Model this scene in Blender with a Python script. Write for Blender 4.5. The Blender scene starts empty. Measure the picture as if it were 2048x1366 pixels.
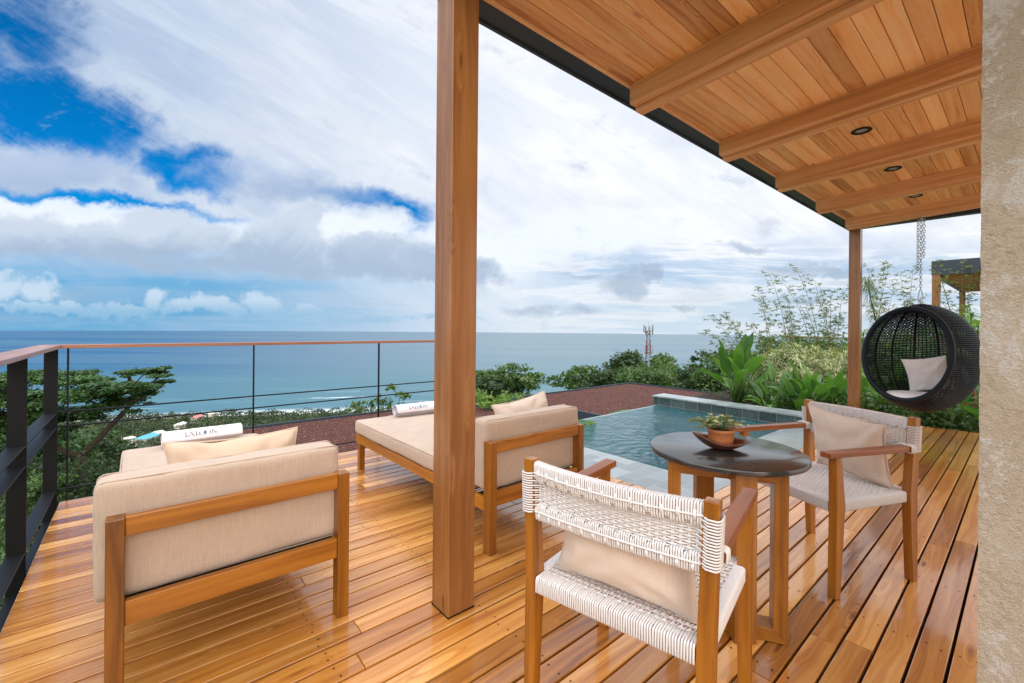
import bpy, math, random
import numpy as np
from math import sin, cos, pi, radians, sqrt
from mathutils import Vector, Matrix, Quaternion, Euler
SC = bpy.context.scene
COL = SC.collection
random.seed(7); RNG = np.random.default_rng(11)

# ------------------------------------------------------------------ camera, world, sun, exposure
FW = Vector((.6468, .7627, 0)).normalized(); RT = Vector((FW.y, -FW.x, 0))
cam_d = bpy.data.cameras.new('camera'); cam = bpy.data.objects.new('camera', cam_d); COL.objects.link(cam)
cam.location = (0, 0, 1.25)
cam.matrix_world = Matrix.Translation((0, 0, 1.25)) @ Matrix.Rotation(-math.atan2(FW.x, FW.y), 4, 'Z') @ Matrix.Rotation(radians(90), 4, 'X') @ Matrix.Rotation(radians(.5), 4, 'Z')
cam_d.sensor_width = 36; cam_d.lens = 15.434; cam_d.shift_y = -27 / 2048
cam_d.clip_start = .05; cam_d.clip_end = 40000
SC.camera = cam
SC.view_settings.view_transform = 'Standard'; SC.view_settings.look = 'None'
SC.view_settings.exposure = 0.46; SC.view_settings.gamma = 1
try: SC.view_settings.use_curve_mapping = False
except Exception: pass

SUN_EL, SUN_AZ = radians(26), math.atan2(-1, -.18)      # direction towards the sun, behind the camera
sdir = Vector((cos(SUN_EL) * cos(SUN_AZ), cos(SUN_EL) * sin(SUN_AZ), sin(SUN_EL)))
sun_d = bpy.data.lights.new('sun', 'SUN'); sun_d.energy = .50; sun_d.angle = radians(24); sun_d.color = (1, .80, .58)
sun = bpy.data.objects.new('sun', sun_d); COL.objects.link(sun); sun.rotation_euler = sdir.to_track_quat('Z', 'Y').to_euler()
sun.location = (0, 0, 30)

class NG:
    """tiny helper to write shader maths"""
    def __init__(s, tree): s.t = tree; s.n = tree.nodes; s.l = tree.links
    def node(s, kind, **kw):
        n = s.n.new(kind)
        for k, v in kw.items(): setattr(n, k, v)
        return n
    def put(s, sock, v):
        if hasattr(v, 'links') or isinstance(v, bpy.types.NodeSocket): s.l.new(v, sock)
        elif v is not None:
            if isinstance(v, (tuple, list)) and len(v) == 3 and sock.type == 'RGBA': v = (*v, 1)
            sock.default_value = v
    def m(s, op, a, b=None, c=None, clamp=False):
        n = s.n.new('ShaderNodeMath'); n.operation = op; n.use_clamp = clamp
        s.put(n.inputs[0], a); s.put(n.inputs[1], b); s.put(n.inputs[2], c)
        return n.outputs[0]
    def add(s, a, b): return s.m('ADD', a, b)
    def sub(s, a, b): return s.m('SUBTRACT', a, b)
    def mul(s, a, b, clamp=False): return s.m('MULTIPLY', a, b, clamp=clamp)
    def vm(s, op, a, b=None, out=0):
        n = s.n.new('ShaderNodeVectorMath'); n.operation = op; s.put(n.inputs[0], a); s.put(n.inputs[1], b)
        return n.outputs[out]
    def dot(s, a, b): return s.vm('DOT_PRODUCT', a, b, 1)
    def xyz(s, x, y, z=0.):
        n = s.n.new('ShaderNodeCombineXYZ')
        for i, v in enumerate((x, y, z)): s.put(n.inputs[i], v)
        return n.outputs[0]
    def sep(s, v):
        n = s.n.new('ShaderNodeSeparateXYZ'); s.put(n.inputs[0], v); return n.outputs
    def noise(s, vec, scale, detail=4, rough=.55, dist=0., col=False):
        n = s.n.new('ShaderNodeTexNoise'); s.put(n.inputs['Vector'], vec); s.put(n.inputs['Scale'], scale)
        s.put(n.inputs['Detail'], detail); s.put(n.inputs['Roughness'], rough); s.put(n.inputs['Distortion'], dist)
        return n.outputs[1 if col else 0]
    def smooth(s, x, a, b):
        n = s.n.new('ShaderNodeMapRange'); n.interpolation_type = 'SMOOTHSTEP'
        s.put(n.inputs[0], x); n.inputs[1].default_value = a; n.inputs[2].default_value = b
        return n.outputs[0]
    def lin(s, x, a, b, c=0., d=1.):
        n = s.n.new('ShaderNodeMapRange'); s.put(n.inputs[0], x)
        for i, v in enumerate((a, b, c, d)): n.inputs[i + 1].default_value = v
        return n.outputs[0]
    def mix(s, f, a, b, mode='MIX'):
        n = s.n.new('ShaderNodeMix'); n.data_type = 'RGBA'; n.blend_type = mode
        s.put(n.inputs[0], f); s.put(n.inputs[6], a); s.put(n.inputs[7], b)
        return n.outputs[2]
    def ramp(s, f, stops):
        n = s.n.new('ShaderNodeValToRGB'); s.put(n.inputs[0], f); cr = n.color_ramp
        while len(cr.elements) < len(stops): cr.elements.new(.5)
        for e, (p, c) in zip(cr.elements, stops): e.position = p; e.color = (*c, 1)
        return n.outputs[0]
    def bump(s, h, strength=.3, dist=.01, normal=None):
        n = s.n.new('ShaderNodeBump'); s.put(n.inputs['Height'], h); n.inputs['Strength'].default_value = strength
        n.inputs['Distance'].default_value = dist; s.put(n.inputs['Normal'], normal) if normal is not None else None
        return n.outputs[0]

world = bpy.data.worlds.new('World'); SC.world = world; world.use_nodes = True
def build_sky():
    t = world.node_tree; t.nodes.clear(); g = NG(t)
    out = g.node('ShaderNodeOutputWorld'); bg = g.node('ShaderNodeBackground'); t.links.new(bg.outputs[0], out.inputs[0])
    d = g.node('ShaderNodeTexCoord').outputs['Generated']
    dx, dy, dz = g.sep(d)[0:3]
    f = g.dot(d, tuple(FW)); l = g.dot(d, tuple(RT))
    fa = g.m('MAXIMUM', g.m('ABSOLUTE', f), .3)
    u = g.m('DIVIDE', l, fa); v = g.m('DIVIDE', dz, fa)
    front = g.smooth(f, -.15, .3)
    K = 878.; S = 7.8
    def U(px): return (px - 1024) / K
    def V(py): return (662 - py) / K
    uv = g.xyz(u, v, f)
    w1 = g.noise(uv, 5.5, 6, .62, col=True); w2 = g.noise(g.vm('ADD', uv, (7, 3, 1)), 1.6, 4, .5, col=True)
    ws = g.sep(g.vm('SUBTRACT', w1, (.5, .5, .5))); wl = g.sep(g.vm('SUBTRACT', w2, (.5, .5, .5)))
    u1 = g.add(g.add(u, g.mul(ws[0], .20)), g.mul(wl[0], .12)); v1 = g.add(g.add(v, g.mul(ws[1], .13)), g.mul(wl[1], .06))
    # streaks fan down to the right: coordinates rotated by 28 degrees, stretched
    ca, sa = cos(radians(-30)), sin(radians(-30))
    ur = g.add(g.mul(u, ca), g.mul(v, sa)); vr = g.sub(g.mul(v, ca), g.mul(u, sa))
    streak = g.noise(g.xyz(g.mul(ur, 1.0), g.mul(vr, 6.5), .3), 2.0, 8, .62, .4)
    hstreak = g.noise(g.xyz(g.mul(u, 1.3), g.mul(v, 13), 2.2), 1.7, 7, .62, .35)
    mott = g.noise(g.xyz(g.mul(u, 1.0), g.mul(v, 1.9), 5.), 2.6, 8, .6, .3)
    fine = g.noise(g.xyz(u, g.mul(v, 1.5), 9.), 9, 9, .66, .25); bil = g.noise(g.xyz(u, g.mul(v, 1.3), 4.), 6, 8, .6, .5)
    def blob(px, py, rx, ry, rot=0., hard=0., warp=True, w=1.):
        a, b = (u1, v1) if warp else (u, v)
        a = g.sub(a, U(px)); b = g.sub(b, V(py))
        if rot:
            c_, s_ = cos(radians(rot)), sin(radians(rot))
            a, b = g.add(g.mul(a, c_), g.mul(b, s_)), g.sub(g.mul(b, c_), g.mul(a, s_))
        q = g.add(g.m('POWER', g.mul(a, K / rx), 2.), g.m('POWER', g.mul(b, K / ry), 2.))
        r = g.m('SUBTRACT', 1., q, clamp=True)
        if w != 1.: r = g.mul(r, w)
        return r
    def mx(*xs):
        r = xs[0]
        for x in xs[1:]: r = g.m('MAXIMUM', r, x)
        return r
    # clear sky: the physical sky, deepened as it is away from the veiled sun
    sky = g.node('ShaderNodeTexSky'); sky.sky_type = 'NISHITA'; sky.sun_disc = False
    sky.sun_elevation = SUN_EL; sky.sun_rotation = pi / 2 - SUN_AZ
    sky.altitude = 150; sky.dust_density = .4; sky.ozone_density = 2.5
    clear = g.mix(1., sky.outputs[0], (.004, .44, .78), 'MULTIPLY'); clear = g.mix(g.smooth(v, V(430), V(620)), clear, (.10 * S, .38 * S, .66 * S))
    # openings in the cloud deck
    op = mx(blob(90, 235, 300, 110, -14), blob(50, 70, 190, 150, -20, w=.62), blob(-160, 130, 240, 260), blob(375, 345, 125, 62, -18, w=.9),
            blob(230, 428, 330, 32, -7, w=.9), blob(740, 412, 210, 42, -7, w=.8), blob(835, 470, 110, 34, -8, w=.55))
    op = g.smooth(g.add(op, g.add(g.mul(g.sub(streak, .5), 1.1), g.mul(g.sub(fine, .5), .6))), .04, .78)
    low = g.mul(g.smooth(v, V(470), V(610)), g.smooth(u, U(1150), U(300)))
    low = g.mul(low, g.lin(hstreak, .38, .66, 1., .45))
    rb = g.mul(g.smooth(u, U(900), U(1200)), g.mul(g.smooth(v, V(430), V(560)), g.smooth(hstreak, .58, .44)))
    op = g.mul(g.m('MAXIMUM', op, g.m('MAXIMUM', low, g.mul(rb, .5))), front)
    # cloud deck tone
    right = g.smooth(u, U(100), U(1250))
    deck = g.mix(right, (.40 * S, .52 * S, .72 * S), (.82 * S, .87 * S, .96 * S))
    deck = g.mix(g.smooth(streak, .36, .66), deck, g.mix(right, (.56 * S, .66 * S, .80 * S), (.98 * S, .99 * S, 1.02 * S)))
    mg = g.mul(g.smooth(g.add(mott, g.mul(g.sub(fine, .5), .25)), .52, .70), g.mul(g.smooth(v, V(60), V(420)), .55))
    deck = g.mix(mg, deck, (.62 * S, .69 * S, .79 * S)); deck = g.mix(g.mul(g.smooth(bil, .42, .72), g.mul(g.smooth(v, V(-50), V(300)), .45)), deck, (.68 * S, .74 * S, .84 * S))
    hs = g.mul(g.smooth(hstreak, .52, .70), g.mul(g.smooth(v, V(400), V(540)), .6))
    deck = g.mix(hs, deck, (.42 * S, .52 * S, .64 * S))
    warmh = g.mul(g.smooth(v, V(560), V(650)), g.smooth(u, U(700), U(1400)))
    deck = g.mix(g.mul(warmh, .6), deck, (.88 * S, .88 * S, .84 * S))
    col = g.mix(op, deck, clear)
    # pale veil low over the sea
    veil = g.mul(g.smooth(v, V(520), V(665)), g.lin(u, U(0), U(1300), .40, .8))
    col = g.mix(g.mul(veil, g.mul(front, .75)), col, g.mix(right, (.13 * S, .38 * S, .62 * S), (.66 * S, .76 * S, .86 * S)))
    # bright cumulus behind, then the grey ones in front, then the puffs on the horizon
    wh = g.smooth(g.add(mx(blob(90, 440, 330, 34, -3), blob(330, 470, 260, 48), blob(700, 450, 200, 60, -6), blob(900, 500, 260, 60), blob(1150, 470, 260, 60)), g.mul(g.sub(fine, .5), 1.6)), .15, .80)
    col = g.mix(g.mul(wh, g.mul(front, .9)), col, (.86 * S, .92 * S, .99 * S))
    gr = g.smooth(g.add(mx(blob(60, 350, 330, 56, -3, w=.9), blob(560, 380, 260, 62, -8, w=.75)), g.mul(g.sub(fine, .5), 1.3)), .10, .85)
    col = g.mix(g.mul(gr, g.mul(front, .85)), col, g.mix(g.smooth(v, V(420), V(310)), (.34 * S, .46 * S, .66 * S), (.46 * S, .57 * S, .78 * S)))
    gr2 = g.smooth(g.add(mx(blob(40, 490, 150, 62), blob(210, 505, 190, 55), blob(350, 480, 130, 62), blob(560, 500, 150, 68), blob(600, 460, 80, 50), blob(760, 515, 170, 60), blob(890, 540, 150, 40), blob(520, 545, 420, 28, w=.7)), g.mul(g.sub(fine, .5), 1.5)), .12, .70)
    col = g.mix(g.mul(gr2, g.mul(front, .9)), col, g.mix(g.smooth(g.add(g.smooth(v, V(560), V(440)), g.mul(g.sub(bil, .5), 2.2)), .15, .95), (.38 * S, .49 * S, .65 * S), (.58 * S, .67 * S, .80 * S)))
    gr3 = g.smooth(g.add(mx(blob(1255, 560, 62, 40), blob(1300, 545, 30, 22), blob(1545, 440, 60, 34, w=.55), blob(1060, 610, 90, 20, w=.7), blob(1160, 620, 70, 16, w=.7), blob(1370, 610, 30, 14, w=.7), blob(1480, 493, 80, 12, w=.8),
                           blob(1640, 548, 190, 16, w=.8), blob(1600, 600, 90, 12, w=.7), blob(1190, 550, 110, 10, w=.6)), g.mul(g.sub(fine, .5), 1.5)), .10, .95)
    col = g.mix(g.mul(gr3, g.mul(front, .72)), col, (.36 * S, .46 * S, .60 * S))
    pf = g.smooth(g.add(mx(blob(20, 598, 60, 34), blob(75, 602, 46, 26), blob(310, 615, 40, 30), blob(380, 628, 90, 20), blob(240, 632, 120, 18), blob(440, 628, 50, 20), blob(520, 618, 48, 30), blob(590, 632, 70, 16), blob(120, 634, 160, 14), blob(700, 640, 160, 12, w=.6), blob(900, 640, 160, 10, w=.6)),
                        g.add(g.mul(g.sub(fine, .5), 1.0), g.mul(g.sub(g.noise(g.xyz(u, g.mul(v, 1.2), 3.), 30, 6, .6), .5), .9))), .12, .85)
    col = g.mix(g.mul(pf, g.mul(front, .8)), col, g.mix(g.smooth(v, V(645), V(600)), (.30 * S, .52 * S, .72 * S), (.62 * S, .74 * S, .87 * S)))
    # overcast dome out of view: brightness added as terrace fill, strongest high up
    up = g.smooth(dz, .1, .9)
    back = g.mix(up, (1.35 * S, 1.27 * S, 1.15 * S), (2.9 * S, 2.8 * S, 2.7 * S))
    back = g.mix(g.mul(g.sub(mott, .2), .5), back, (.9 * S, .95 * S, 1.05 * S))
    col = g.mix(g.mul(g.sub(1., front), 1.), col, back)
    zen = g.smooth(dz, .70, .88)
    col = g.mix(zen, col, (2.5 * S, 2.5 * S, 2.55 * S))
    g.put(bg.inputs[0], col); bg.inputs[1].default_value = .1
build_sky()

# ------------------------------------------------------------------ mesh helpers
class MB:
    def __init__(s): s.v = []; s.f = []; s.gc = []; s.tn = []; s.mi = []; s.sm = []
    def addv(s, vs, gcs=None, tone=.5):
        b = len(s.v); s.v += [tuple(x) for x in vs]
        s.gc += [tuple(x) for x in (gcs if gcs is not None else vs)]; s.tn += [tone] * len(vs); return b
    def addf(s, fs, b, mi=0, sm=False):
        for f in fs: s.f.append(tuple(i + b for i in f)); s.mi.append(mi); s.sm.append(sm)
    def hexa(s, c8, axis=0, tone=None, mi=0, dims=None):
        """c8: 8 corners ordered (x-,y-,z-),(x+,..): index = x+2y+4z ; gc from local dims"""
        t = random.random() if tone is None else tone
        o = (random.uniform(0, 40), random.uniform(0, 9), random.uniform(0, 9))
        c8 = [Vector(c) for c in c8]
        L = [(c8[1] - c8[0]).length, (c8[2] - c8[0]).length, (c8[4] - c8[0]).length]
        order = {0: (0, 1, 2), 1: (1, 0, 2), 2: (2, 0, 1)}[axis]
        g = []
        for i in range(8):
            q = (L[0] * (i & 1), L[1] * (i >> 1 & 1), L[2] * (i >> 2 & 1))
            g.append((q[order[0]] + o[0], q[order[1]] + o[1], q[order[2]] + o[2]))
        b = s.addv(c8, g, t)
        s.addf([(0, 2, 3, 1), (4, 5, 7, 6), (0, 1, 5, 4), (2, 6, 7, 3), (0, 4, 6, 2), (1, 3, 7, 5)], b, mi)
    def box(s, x0, x1, y0, y1, z0, z1, axis=None, tone=None, mi=0, M=None):
        if axis is None: axis = max(range(3), key=lambda i: (x1 - x0, y1 - y0, z1 - z0)[i])
        c = [Vector((x1 if i & 1 else x0, y1 if i >> 1 & 1 else y0, z1 if i >> 2 & 1 else z0)) for i in range(8)]
        if M is not None: c = [M @ p for p in c]
        s.hexa(c, axis, tone, mi)
    def bar(s, p0, p1, w, h, up=(0, 0, 1), tone=None, mi=0, w1=None, h1=None):
        """beam from p0 to p1, width w sideways, height h along up"""
        p0, p1 = Vector(p0), Vector(p1); d = (p1 - p0).normalized(); sd = d.cross(Vector(up)).normalized(); uu = sd.cross(d)
        w1 = w if w1 is None else w1; h1 = h if h1 is None else h1
        c = []
        for i in range(8):
            e = i & 1; W, Hh = (w1, h1) if e else (w, h)
            c.append((p1 if e else p0) + sd * (-.5 + (i >> 1 & 1)) * -W + uu * (-.5 + (i >> 2 & 1)) * Hh)
        s.hexa(c, 0, tone, mi)
    def tube(s, pts, r, sides=6, closed=False, mi=0, cap=True, radii=None, tone=.5, sm=True):
        pts = [Vector(p) for p in pts]; n = len(pts)
        up = None; rings = []; vs = []; run = 0; gs = []
        for i, p in enumerate(pts):
            a = pts[(i - 1) % n] if (i or closed) else p; b = pts[(i + 1) % n] if (i < n - 1 or closed) else p
            t = (b - a)
            if t.length < 1e-9: t = Vector((0, 0, 1))
            t.normalize()
            if up is None:
                up = Vector((0, 0, 1)) if abs(t.z) < .9 else Vector((1, 0, 0))
            sd = t.cross(up)
            if sd.length < 1e-6: sd = t.orthogonal()
            sd.normalize(); up = sd.cross(t)
            rr = radii[i] if radii else r
            if i: run += (p - pts[i - 1]).length
            for k in range(sides):
                a_ = 2 * pi * k / sides
                vs.append(p + (sd * cos(a_) + up * sin(a_)) * rr); gs.append((run, rr * cos(a_), rr * sin(a_)))
        b = s.addv(vs, gs, tone); fs = []
        for i in range(n if closed else n - 1):
            j = (i + 1) % n
            for k in range(sides):
                k2 = (k + 1) % sides
                fs.append((i * sides + k, i * sides + k2, j * sides + k2, j * sides + k))
        s.addf(fs, b, mi, sm)
        if cap and not closed:
            s.addf([tuple(range(sides))[::-1]], b, mi); s.addf([tuple((n - 1) * sides + k for k in range(sides))], b, mi)
    def grid(s, P, nu, nv, mi=0, closed_u=False, sm=True, tone=.5, gcs=None):
        b = s.addv([P[i][j] for i in range(nu) for j in range(nv)], gcs, tone)
        fs = [(i * nv + j, ((i + 1) % nu) * nv + j, ((i + 1) % nu) * nv + j + 1, i * nv + j + 1) for i in range(nu if closed_u else nu - 1) for j in range(nv - 1)]
        s.addf(fs, b, mi, sm)
    def lathe(s, prof, segs=32, c=(0, 0, 0), mi=0):
        P = [[(c[0] + r * cos(2 * pi * i / segs), c[1] + r * sin(2 * pi * i / segs), c[2] + z) for (r, z) in prof] for i in range(segs)]
        s.grid(P, segs, len(prof), mi, closed_u=True)
    def build(s, name, mats, parent=None, bevel=0, seg=2, loc=None, flip=False):
        me = bpy.data.meshes.new(name)
        me.from_pydata(s.v, [], s.f)
        a = me.attributes.new('gc', 'FLOAT_VECTOR', 'POINT'); a.data.foreach_set('vector', np.array(s.gc, np.float32).ravel())
        a = me.attributes.new('tone', 'FLOAT', 'POINT'); a.data.foreach_set('value', np.array(s.tn, np.float32))
        if not isinstance(mats, (list, tuple)): mats = [mats]
        for m in mats: me.materials.append(m)
        me.polygons.foreach_set('material_index', s.mi); me.polygons.foreach_set('use_smooth', s.sm)
        me.update()
        o = bpy.data.objects.new(name, me); COL.objects.link(o)
        if parent is not None: o.parent = parent
        if loc is not None: o.location = loc
        if bevel:
            b = o.modifiers.new('bevel', 'BEVEL'); b.width = bevel; b.segments = seg; b.limit_method = 'ANGLE'; b.angle_limit = radians(40)
        return o

def tag(o, label=None, cat=None, group=None, kind=None):
    if label: o['label'] = label
    if cat: o['category'] = cat
    if group: o['group'] = group
    if kind: o['kind'] = kind
    return o
def empty(name, loc=(0, 0, 0), rz=0., label=None, cat=None, group=None):
    o = bpy.data.objects.new(name, None); COL.objects.link(o); o.location = loc; o.rotation_euler = (0, 0, rz); o.empty_display_size = .1
    return tag(o, label, cat, group)
def copy_tree(o, parent=None):
    c = o.copy(); COL.objects.link(c); c.parent = parent
    for ch in list(o.children): copy_tree(ch, c)
    return c

def quads_mesh(name, V, mats, parent=None, mi=None, tone=None, smooth=True, mat_faces=None):
    """V: (N,4,3) array of quads"""
    N = len(V); me = bpy.data.meshes.new(name); me.vertices.add(N * 4); me.vertices.foreach_set('co', np.ascontiguousarray(V, np.float32).ravel())
    me.loops.add(N * 4); me.loops.foreach_set('vertex_index', np.arange(N * 4, dtype=np.int32))
    me.polygons.add(N); me.polygons.foreach_set('loop_start', np.arange(0, N * 4, 4, dtype=np.int32))
    a = me.attributes.new('tone', 'FLOAT', 'POINT'); tn = RNG.random(N) if tone is None else tone
    a.data.foreach_set('value', np.repeat(tn, 4).astype(np.float32))
    for m in (mats if isinstance(mats, (list, tuple)) else [mats]): me.materials.append(m)
    me.update(calc_edges=True); me.validate()
    o = bpy.data.objects.new(name, me); COL.objects.link(o)
    if parent is not None: o.parent = parent
    return o

def unit(a): return a / np.maximum(np.linalg.norm(a, axis=-1, keepdims=True), 1e-9)
def leaf_quads(P, size, aspect=.45, upbias=.8, jitter=.35, N=None, D=None):
    """diamond leaves at points P"""
    n = len(P)
    nr = unit(RNG.normal(size=(n, 3)) + np.array([0, 0, upbias]) if N is None else RNG.normal(size=(n, 3)) * .5 + N)
    d = RNG.normal(size=(n, 3)) if D is None else D + RNG.normal(size=(n, 3)) * .3
    d = unit(d - nr * (d * nr).sum(1, keepdims=True)); s = np.cross(nr, d)
    L = (size * (1 + jitter * RNG.uniform(-1, 1, n)))[:, None]; W = L * aspect
    return np.stack([P - d * L * .5, P + s * W * .5 - nr * L * .06, P + d * L * .5, P - s * W * .5 - nr * L * .06], 1)

# ------------------------------------------------------------------ materials
def mat(name):
    m = bpy.data.materials.new(name); m.use_nodes = True; t = m.node_tree; t.nodes.clear(); g = NG(t)
    out = g.node('ShaderNodeOutputMaterial'); b = g.node('ShaderNodeBsdfPrincipled'); t.links.new(b.outputs[0], out.inputs[0])
    return m, g, b, out
def simple(name, col, rough=.5, metal=0., bump=0., bscale=60, var=.0, spec=None, coat=0.):
    m, g, b, _ = mat(name); P = g.node('ShaderNodeTexCoord').outputs['Object']
    n = g.noise(P, bscale, 5, .6)
    c = g.mix(g.lin(n, .3, .7), tuple(x * (1 - var) for x in col), tuple(min(1, x * (1 + var)) for x in col)) if var else col
    g.put(b.inputs['Base Color'], c); b.inputs['Roughness'].default_value = rough; b.inputs['Metallic'].default_value = metal
    if spec is not None: b.inputs['Specular IOR Level'].default_value = spec
    if coat: b.inputs['Coat Weight'].default_value = coat; b.inputs['Coat Roughness'].default_value = .1
    if bump: g.put(b.inputs['Normal'], g.bump(n, bump, .01))
    return m
def wood(name, dark, mid, light, rough=.35, coat=0., coat_r=.12, sc=1., stain=0., knots=.5, tonevar=.5, spec=.5):
    m, g, b, _ = mat(name)
    v = g.node('ShaderNodeAttribute', attribute_name='gc').outputs['Vector']; tone = g.node('ShaderNodeAttribute', attribute_name='tone').outputs['Fac']
    x, y, z = g.sep(v)[0:3]
    # knots bend the grain around them
    vo = g.node('ShaderNodeTexVoronoi'); vo.feature = 'F1'; vo.inputs['Scale'].default_value = 1.
    g.put(vo.inputs['Vector'], g.xyz(g.mul(x, 1.7), g.mul(y, 9.), g.mul(z, 9.))); kd = vo.outputs['Distance']
    kn = g.smooth(kd, .30, .02)
    wob = g.noise(g.xyz(g.mul(x, 1.1), g.mul(y, 7), g.mul(z, 7)), 1. * sc, 3, .5)
    lines = g.noise(g.xyz(g.mul(x, .40), g.add(g.mul(y, 20), g.mul(wob, 2.6)), g.add(g.mul(z, 20), g.mul(kn, 3. * knots))), 1.5 * sc, 7, .60, .12)
    fib = g.noise(g.xyz(g.mul(x, 9), g.mul(y, 260), g.mul(z, 260)), 1. * sc, 3, .6)
    broad = g.noise(g.xyz(g.mul(x, 1.3), g.mul(y, 6), g.mul(z, 6)), 1.2, 3, .5)
    f = g.add(g.mul(lines, .75), g.mul(broad, .25)); f = g.add(f, g.mul(g.sub(fib, .5), .12)); f = g.add(f, g.mul(g.sub(tone, .5), .22 * tonevar))
    c = g.ramp(f, [(.28, dark), (.46, mid), (.66, light)])
    c = g.mix(g.mul(g.smooth(kd, .10, .03), .75 * knots), c, tuple(q * .35 for q in dark))
    tn = g.lin(tone, 0, 1, 1 - .34 * tonevar, 1 + .26 * tonevar)
    c = g.mix(1., c, g.xyz(tn, tn, tn), 'MULTIPLY')
    rr = g.lin(lines, .3, .7, rough * 1.25, rough * .85)
    if stain:
        sn = g.noise(g.xyz(g.mul(x, 3.2), g.mul(y, 34), g.mul(z, 34)), 2.3, 7, .70, .8); sm = g.smooth(sn, .60, .70)
        wp = g.node('ShaderNodeNewGeometry').outputs['Position']; wx = g.sep(wp)
        wl = g.noise(wp, .9, 4, .6)
        c = g.mix(g.mul(sm, g.mul(g.smooth(wl, .40, .62), stain)), c, (.27, .235, .215)); rr = g.add(rr, g.mul(sm, .12))
    g.put(b.inputs['Base Color'], c); g.put(b.inputs['Roughness'], rr); b.inputs['Specular IOR Level'].default_value = spec
    if coat: b.inputs['Coat Weight'].default_value = coat; b.inputs['Coat Roughness'].default_value = coat_r
    if stain: g.put(b.inputs['Coat Roughness'], g.lin(wl, .35, .65, .045, .17))
    nb = g.bump(g.add(g.mul(lines, .6), g.mul(fib, .4)), .10, .002)
    g.put(b.inputs['Normal'], nb)
    if coat:
        wp = g.node('ShaderNodeNewGeometry').outputs['Position']
        g.put(b.inputs['Coat Normal'], g.bump(g.noise(g.vm('MULTIPLY', wp, (1.5, 9, 9)), 2., 3, .5), .12, .01))
    return m
M = {}
M['deck'] = wood('varnished_deck_wood', (.28, .080, .008), (.58, .225, .034), (.80, .43, .125), rough=.32, coat=1., coat_r=.075, stain=.9, knots=1., tonevar=.85)
M['teak'] = wood('orange_teak', (.13, .036, .002), (.33, .112, .006), (.48, .185, .016), rough=.32, coat=.25, coat_r=.18, knots=.35, tonevar=.55)
M['teak2'] = wood('red_teak', (.15, .036, .006), (.27, .075, .012), (.38, .13, .028), rough=.36, coat=.2, coat_r=.2, knots=.25, tonevar=.55)
M['ceil'] = wood('ceiling_wood', (.50, .17, .040), (.88, .45, .165), (.95, .62, .30), rough=.42, coat=.15, knots=1., tonevar=.75)
M['beam'] = wood('beam_wood', (.52, .24, .09), (.76, .41, .18), (.88, .56, .29), rough=.45, knots=.25, tonevar=.25)
M['post'] = wood('post_wood', (.15, .052, .011), (.30, .118, .032), (.42, .19, .06), rough=.36, coat=.35, knots=.9, tonevar=.2)
M['rail'] = wood('handrail_wood', (.22, .08, .045), (.36, .15, .09), (.5, .27, .18), rough=.4, coat=.3, knots=.1, tonevar=.3)
M['steel'] = simple('dark_grey_steel', (.030, .048, .070), .42, 0., .05, 200, .15)
M['black'] = simple('black_steel', (.006, .007, .009), .45, 0., .04, 150, .2, spec=.25)
M['chainm'] = simple('galvanised_chain', (.42, .50, .56), .35, .6)
M['cord'] = simple('white_cord', (.80, .785, .80), .48, 0., .1, 400, .05)
M['bowl'] = wood('dark_bowl_wood', (.035, .010, .006), (.11, .028, .014), (.22, .07, .035), rough=.28, coat=.5, knots=.3)
M['terracotta'] = simple('terracotta', (.55, .20, .075), .6, 0., .08, 90, .12)
M['wicker'] = simple('dark_wicker', (.002, .008, .018), .36, 0., .15, 300, .4, spec=.35)
M['soil'] = simple('dark_soil', (.035, .022, .014), .95, 0., .6, 40, .4)
M['hidden'] = simple('dark_underside', (.02, .02, .02), .8)

def fabric(name, col, weave=900, wstr=.25, slub=.08, sheen=.2):
    m, g, b, _ = mat(name); P = g.node('ShaderNodeTexCoord').outputs['Object']
    x, y, z = g.sep(P)[0:3]
    s1 = g.noise(g.vm('MULTIPLY', P, (260, 260, 14)), 1., 3, .6); s2 = g.noise(g.vm('MULTIPLY', P, (14, 14, 320)), 1., 3, .6); s3 = g.noise(P, 5, 4, .6)
    f = g.add(g.mul(s1, .5), g.add(g.mul(s2, .3), g.mul(s3, .3)))
    c = g.mix(g.lin(f, .35, .75), tuple(q * (1 - slub) for q in col), tuple(min(1, q * (1 + slub)) for q in col))
    g.put(b.inputs['Base Color'], c); b.inputs['Roughness'].default_value = .9; b.inputs['Sheen Weight'].default_value = sheen
    b.inputs['Specular IOR Level'].default_value = .2
    g.put(b.inputs['Normal'], g.bump(g.add(g.mul(s1, .5), g.add(g.mul(s2, .4), g.mul(s3, 1.2))), wstr, .004))
    return m
M['cream'] = fabric('cream_canvas', (.54, .425, .345), slub=.17, wstr=.4)
M['pillow'] = fabric('beige_linen', (.66, .50, .38)); M['pillow2'] = fabric('pale_linen', (.72, .60, .52)); M['greycush'] = fabric('grey_linen', (.86, .84, .86))
M['towel'] = fabric('white_towel', (.78, .78, .84), wstr=.5); M['stripe'] = fabric('taupe_towel', (.42, .36, .36), wstr=.5)
M['ink'] = simple('dark_ink', (.06, .03, .035), .8); M['teal'] = simple('teal_ink', (.01, .22, .28), .8)

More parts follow.
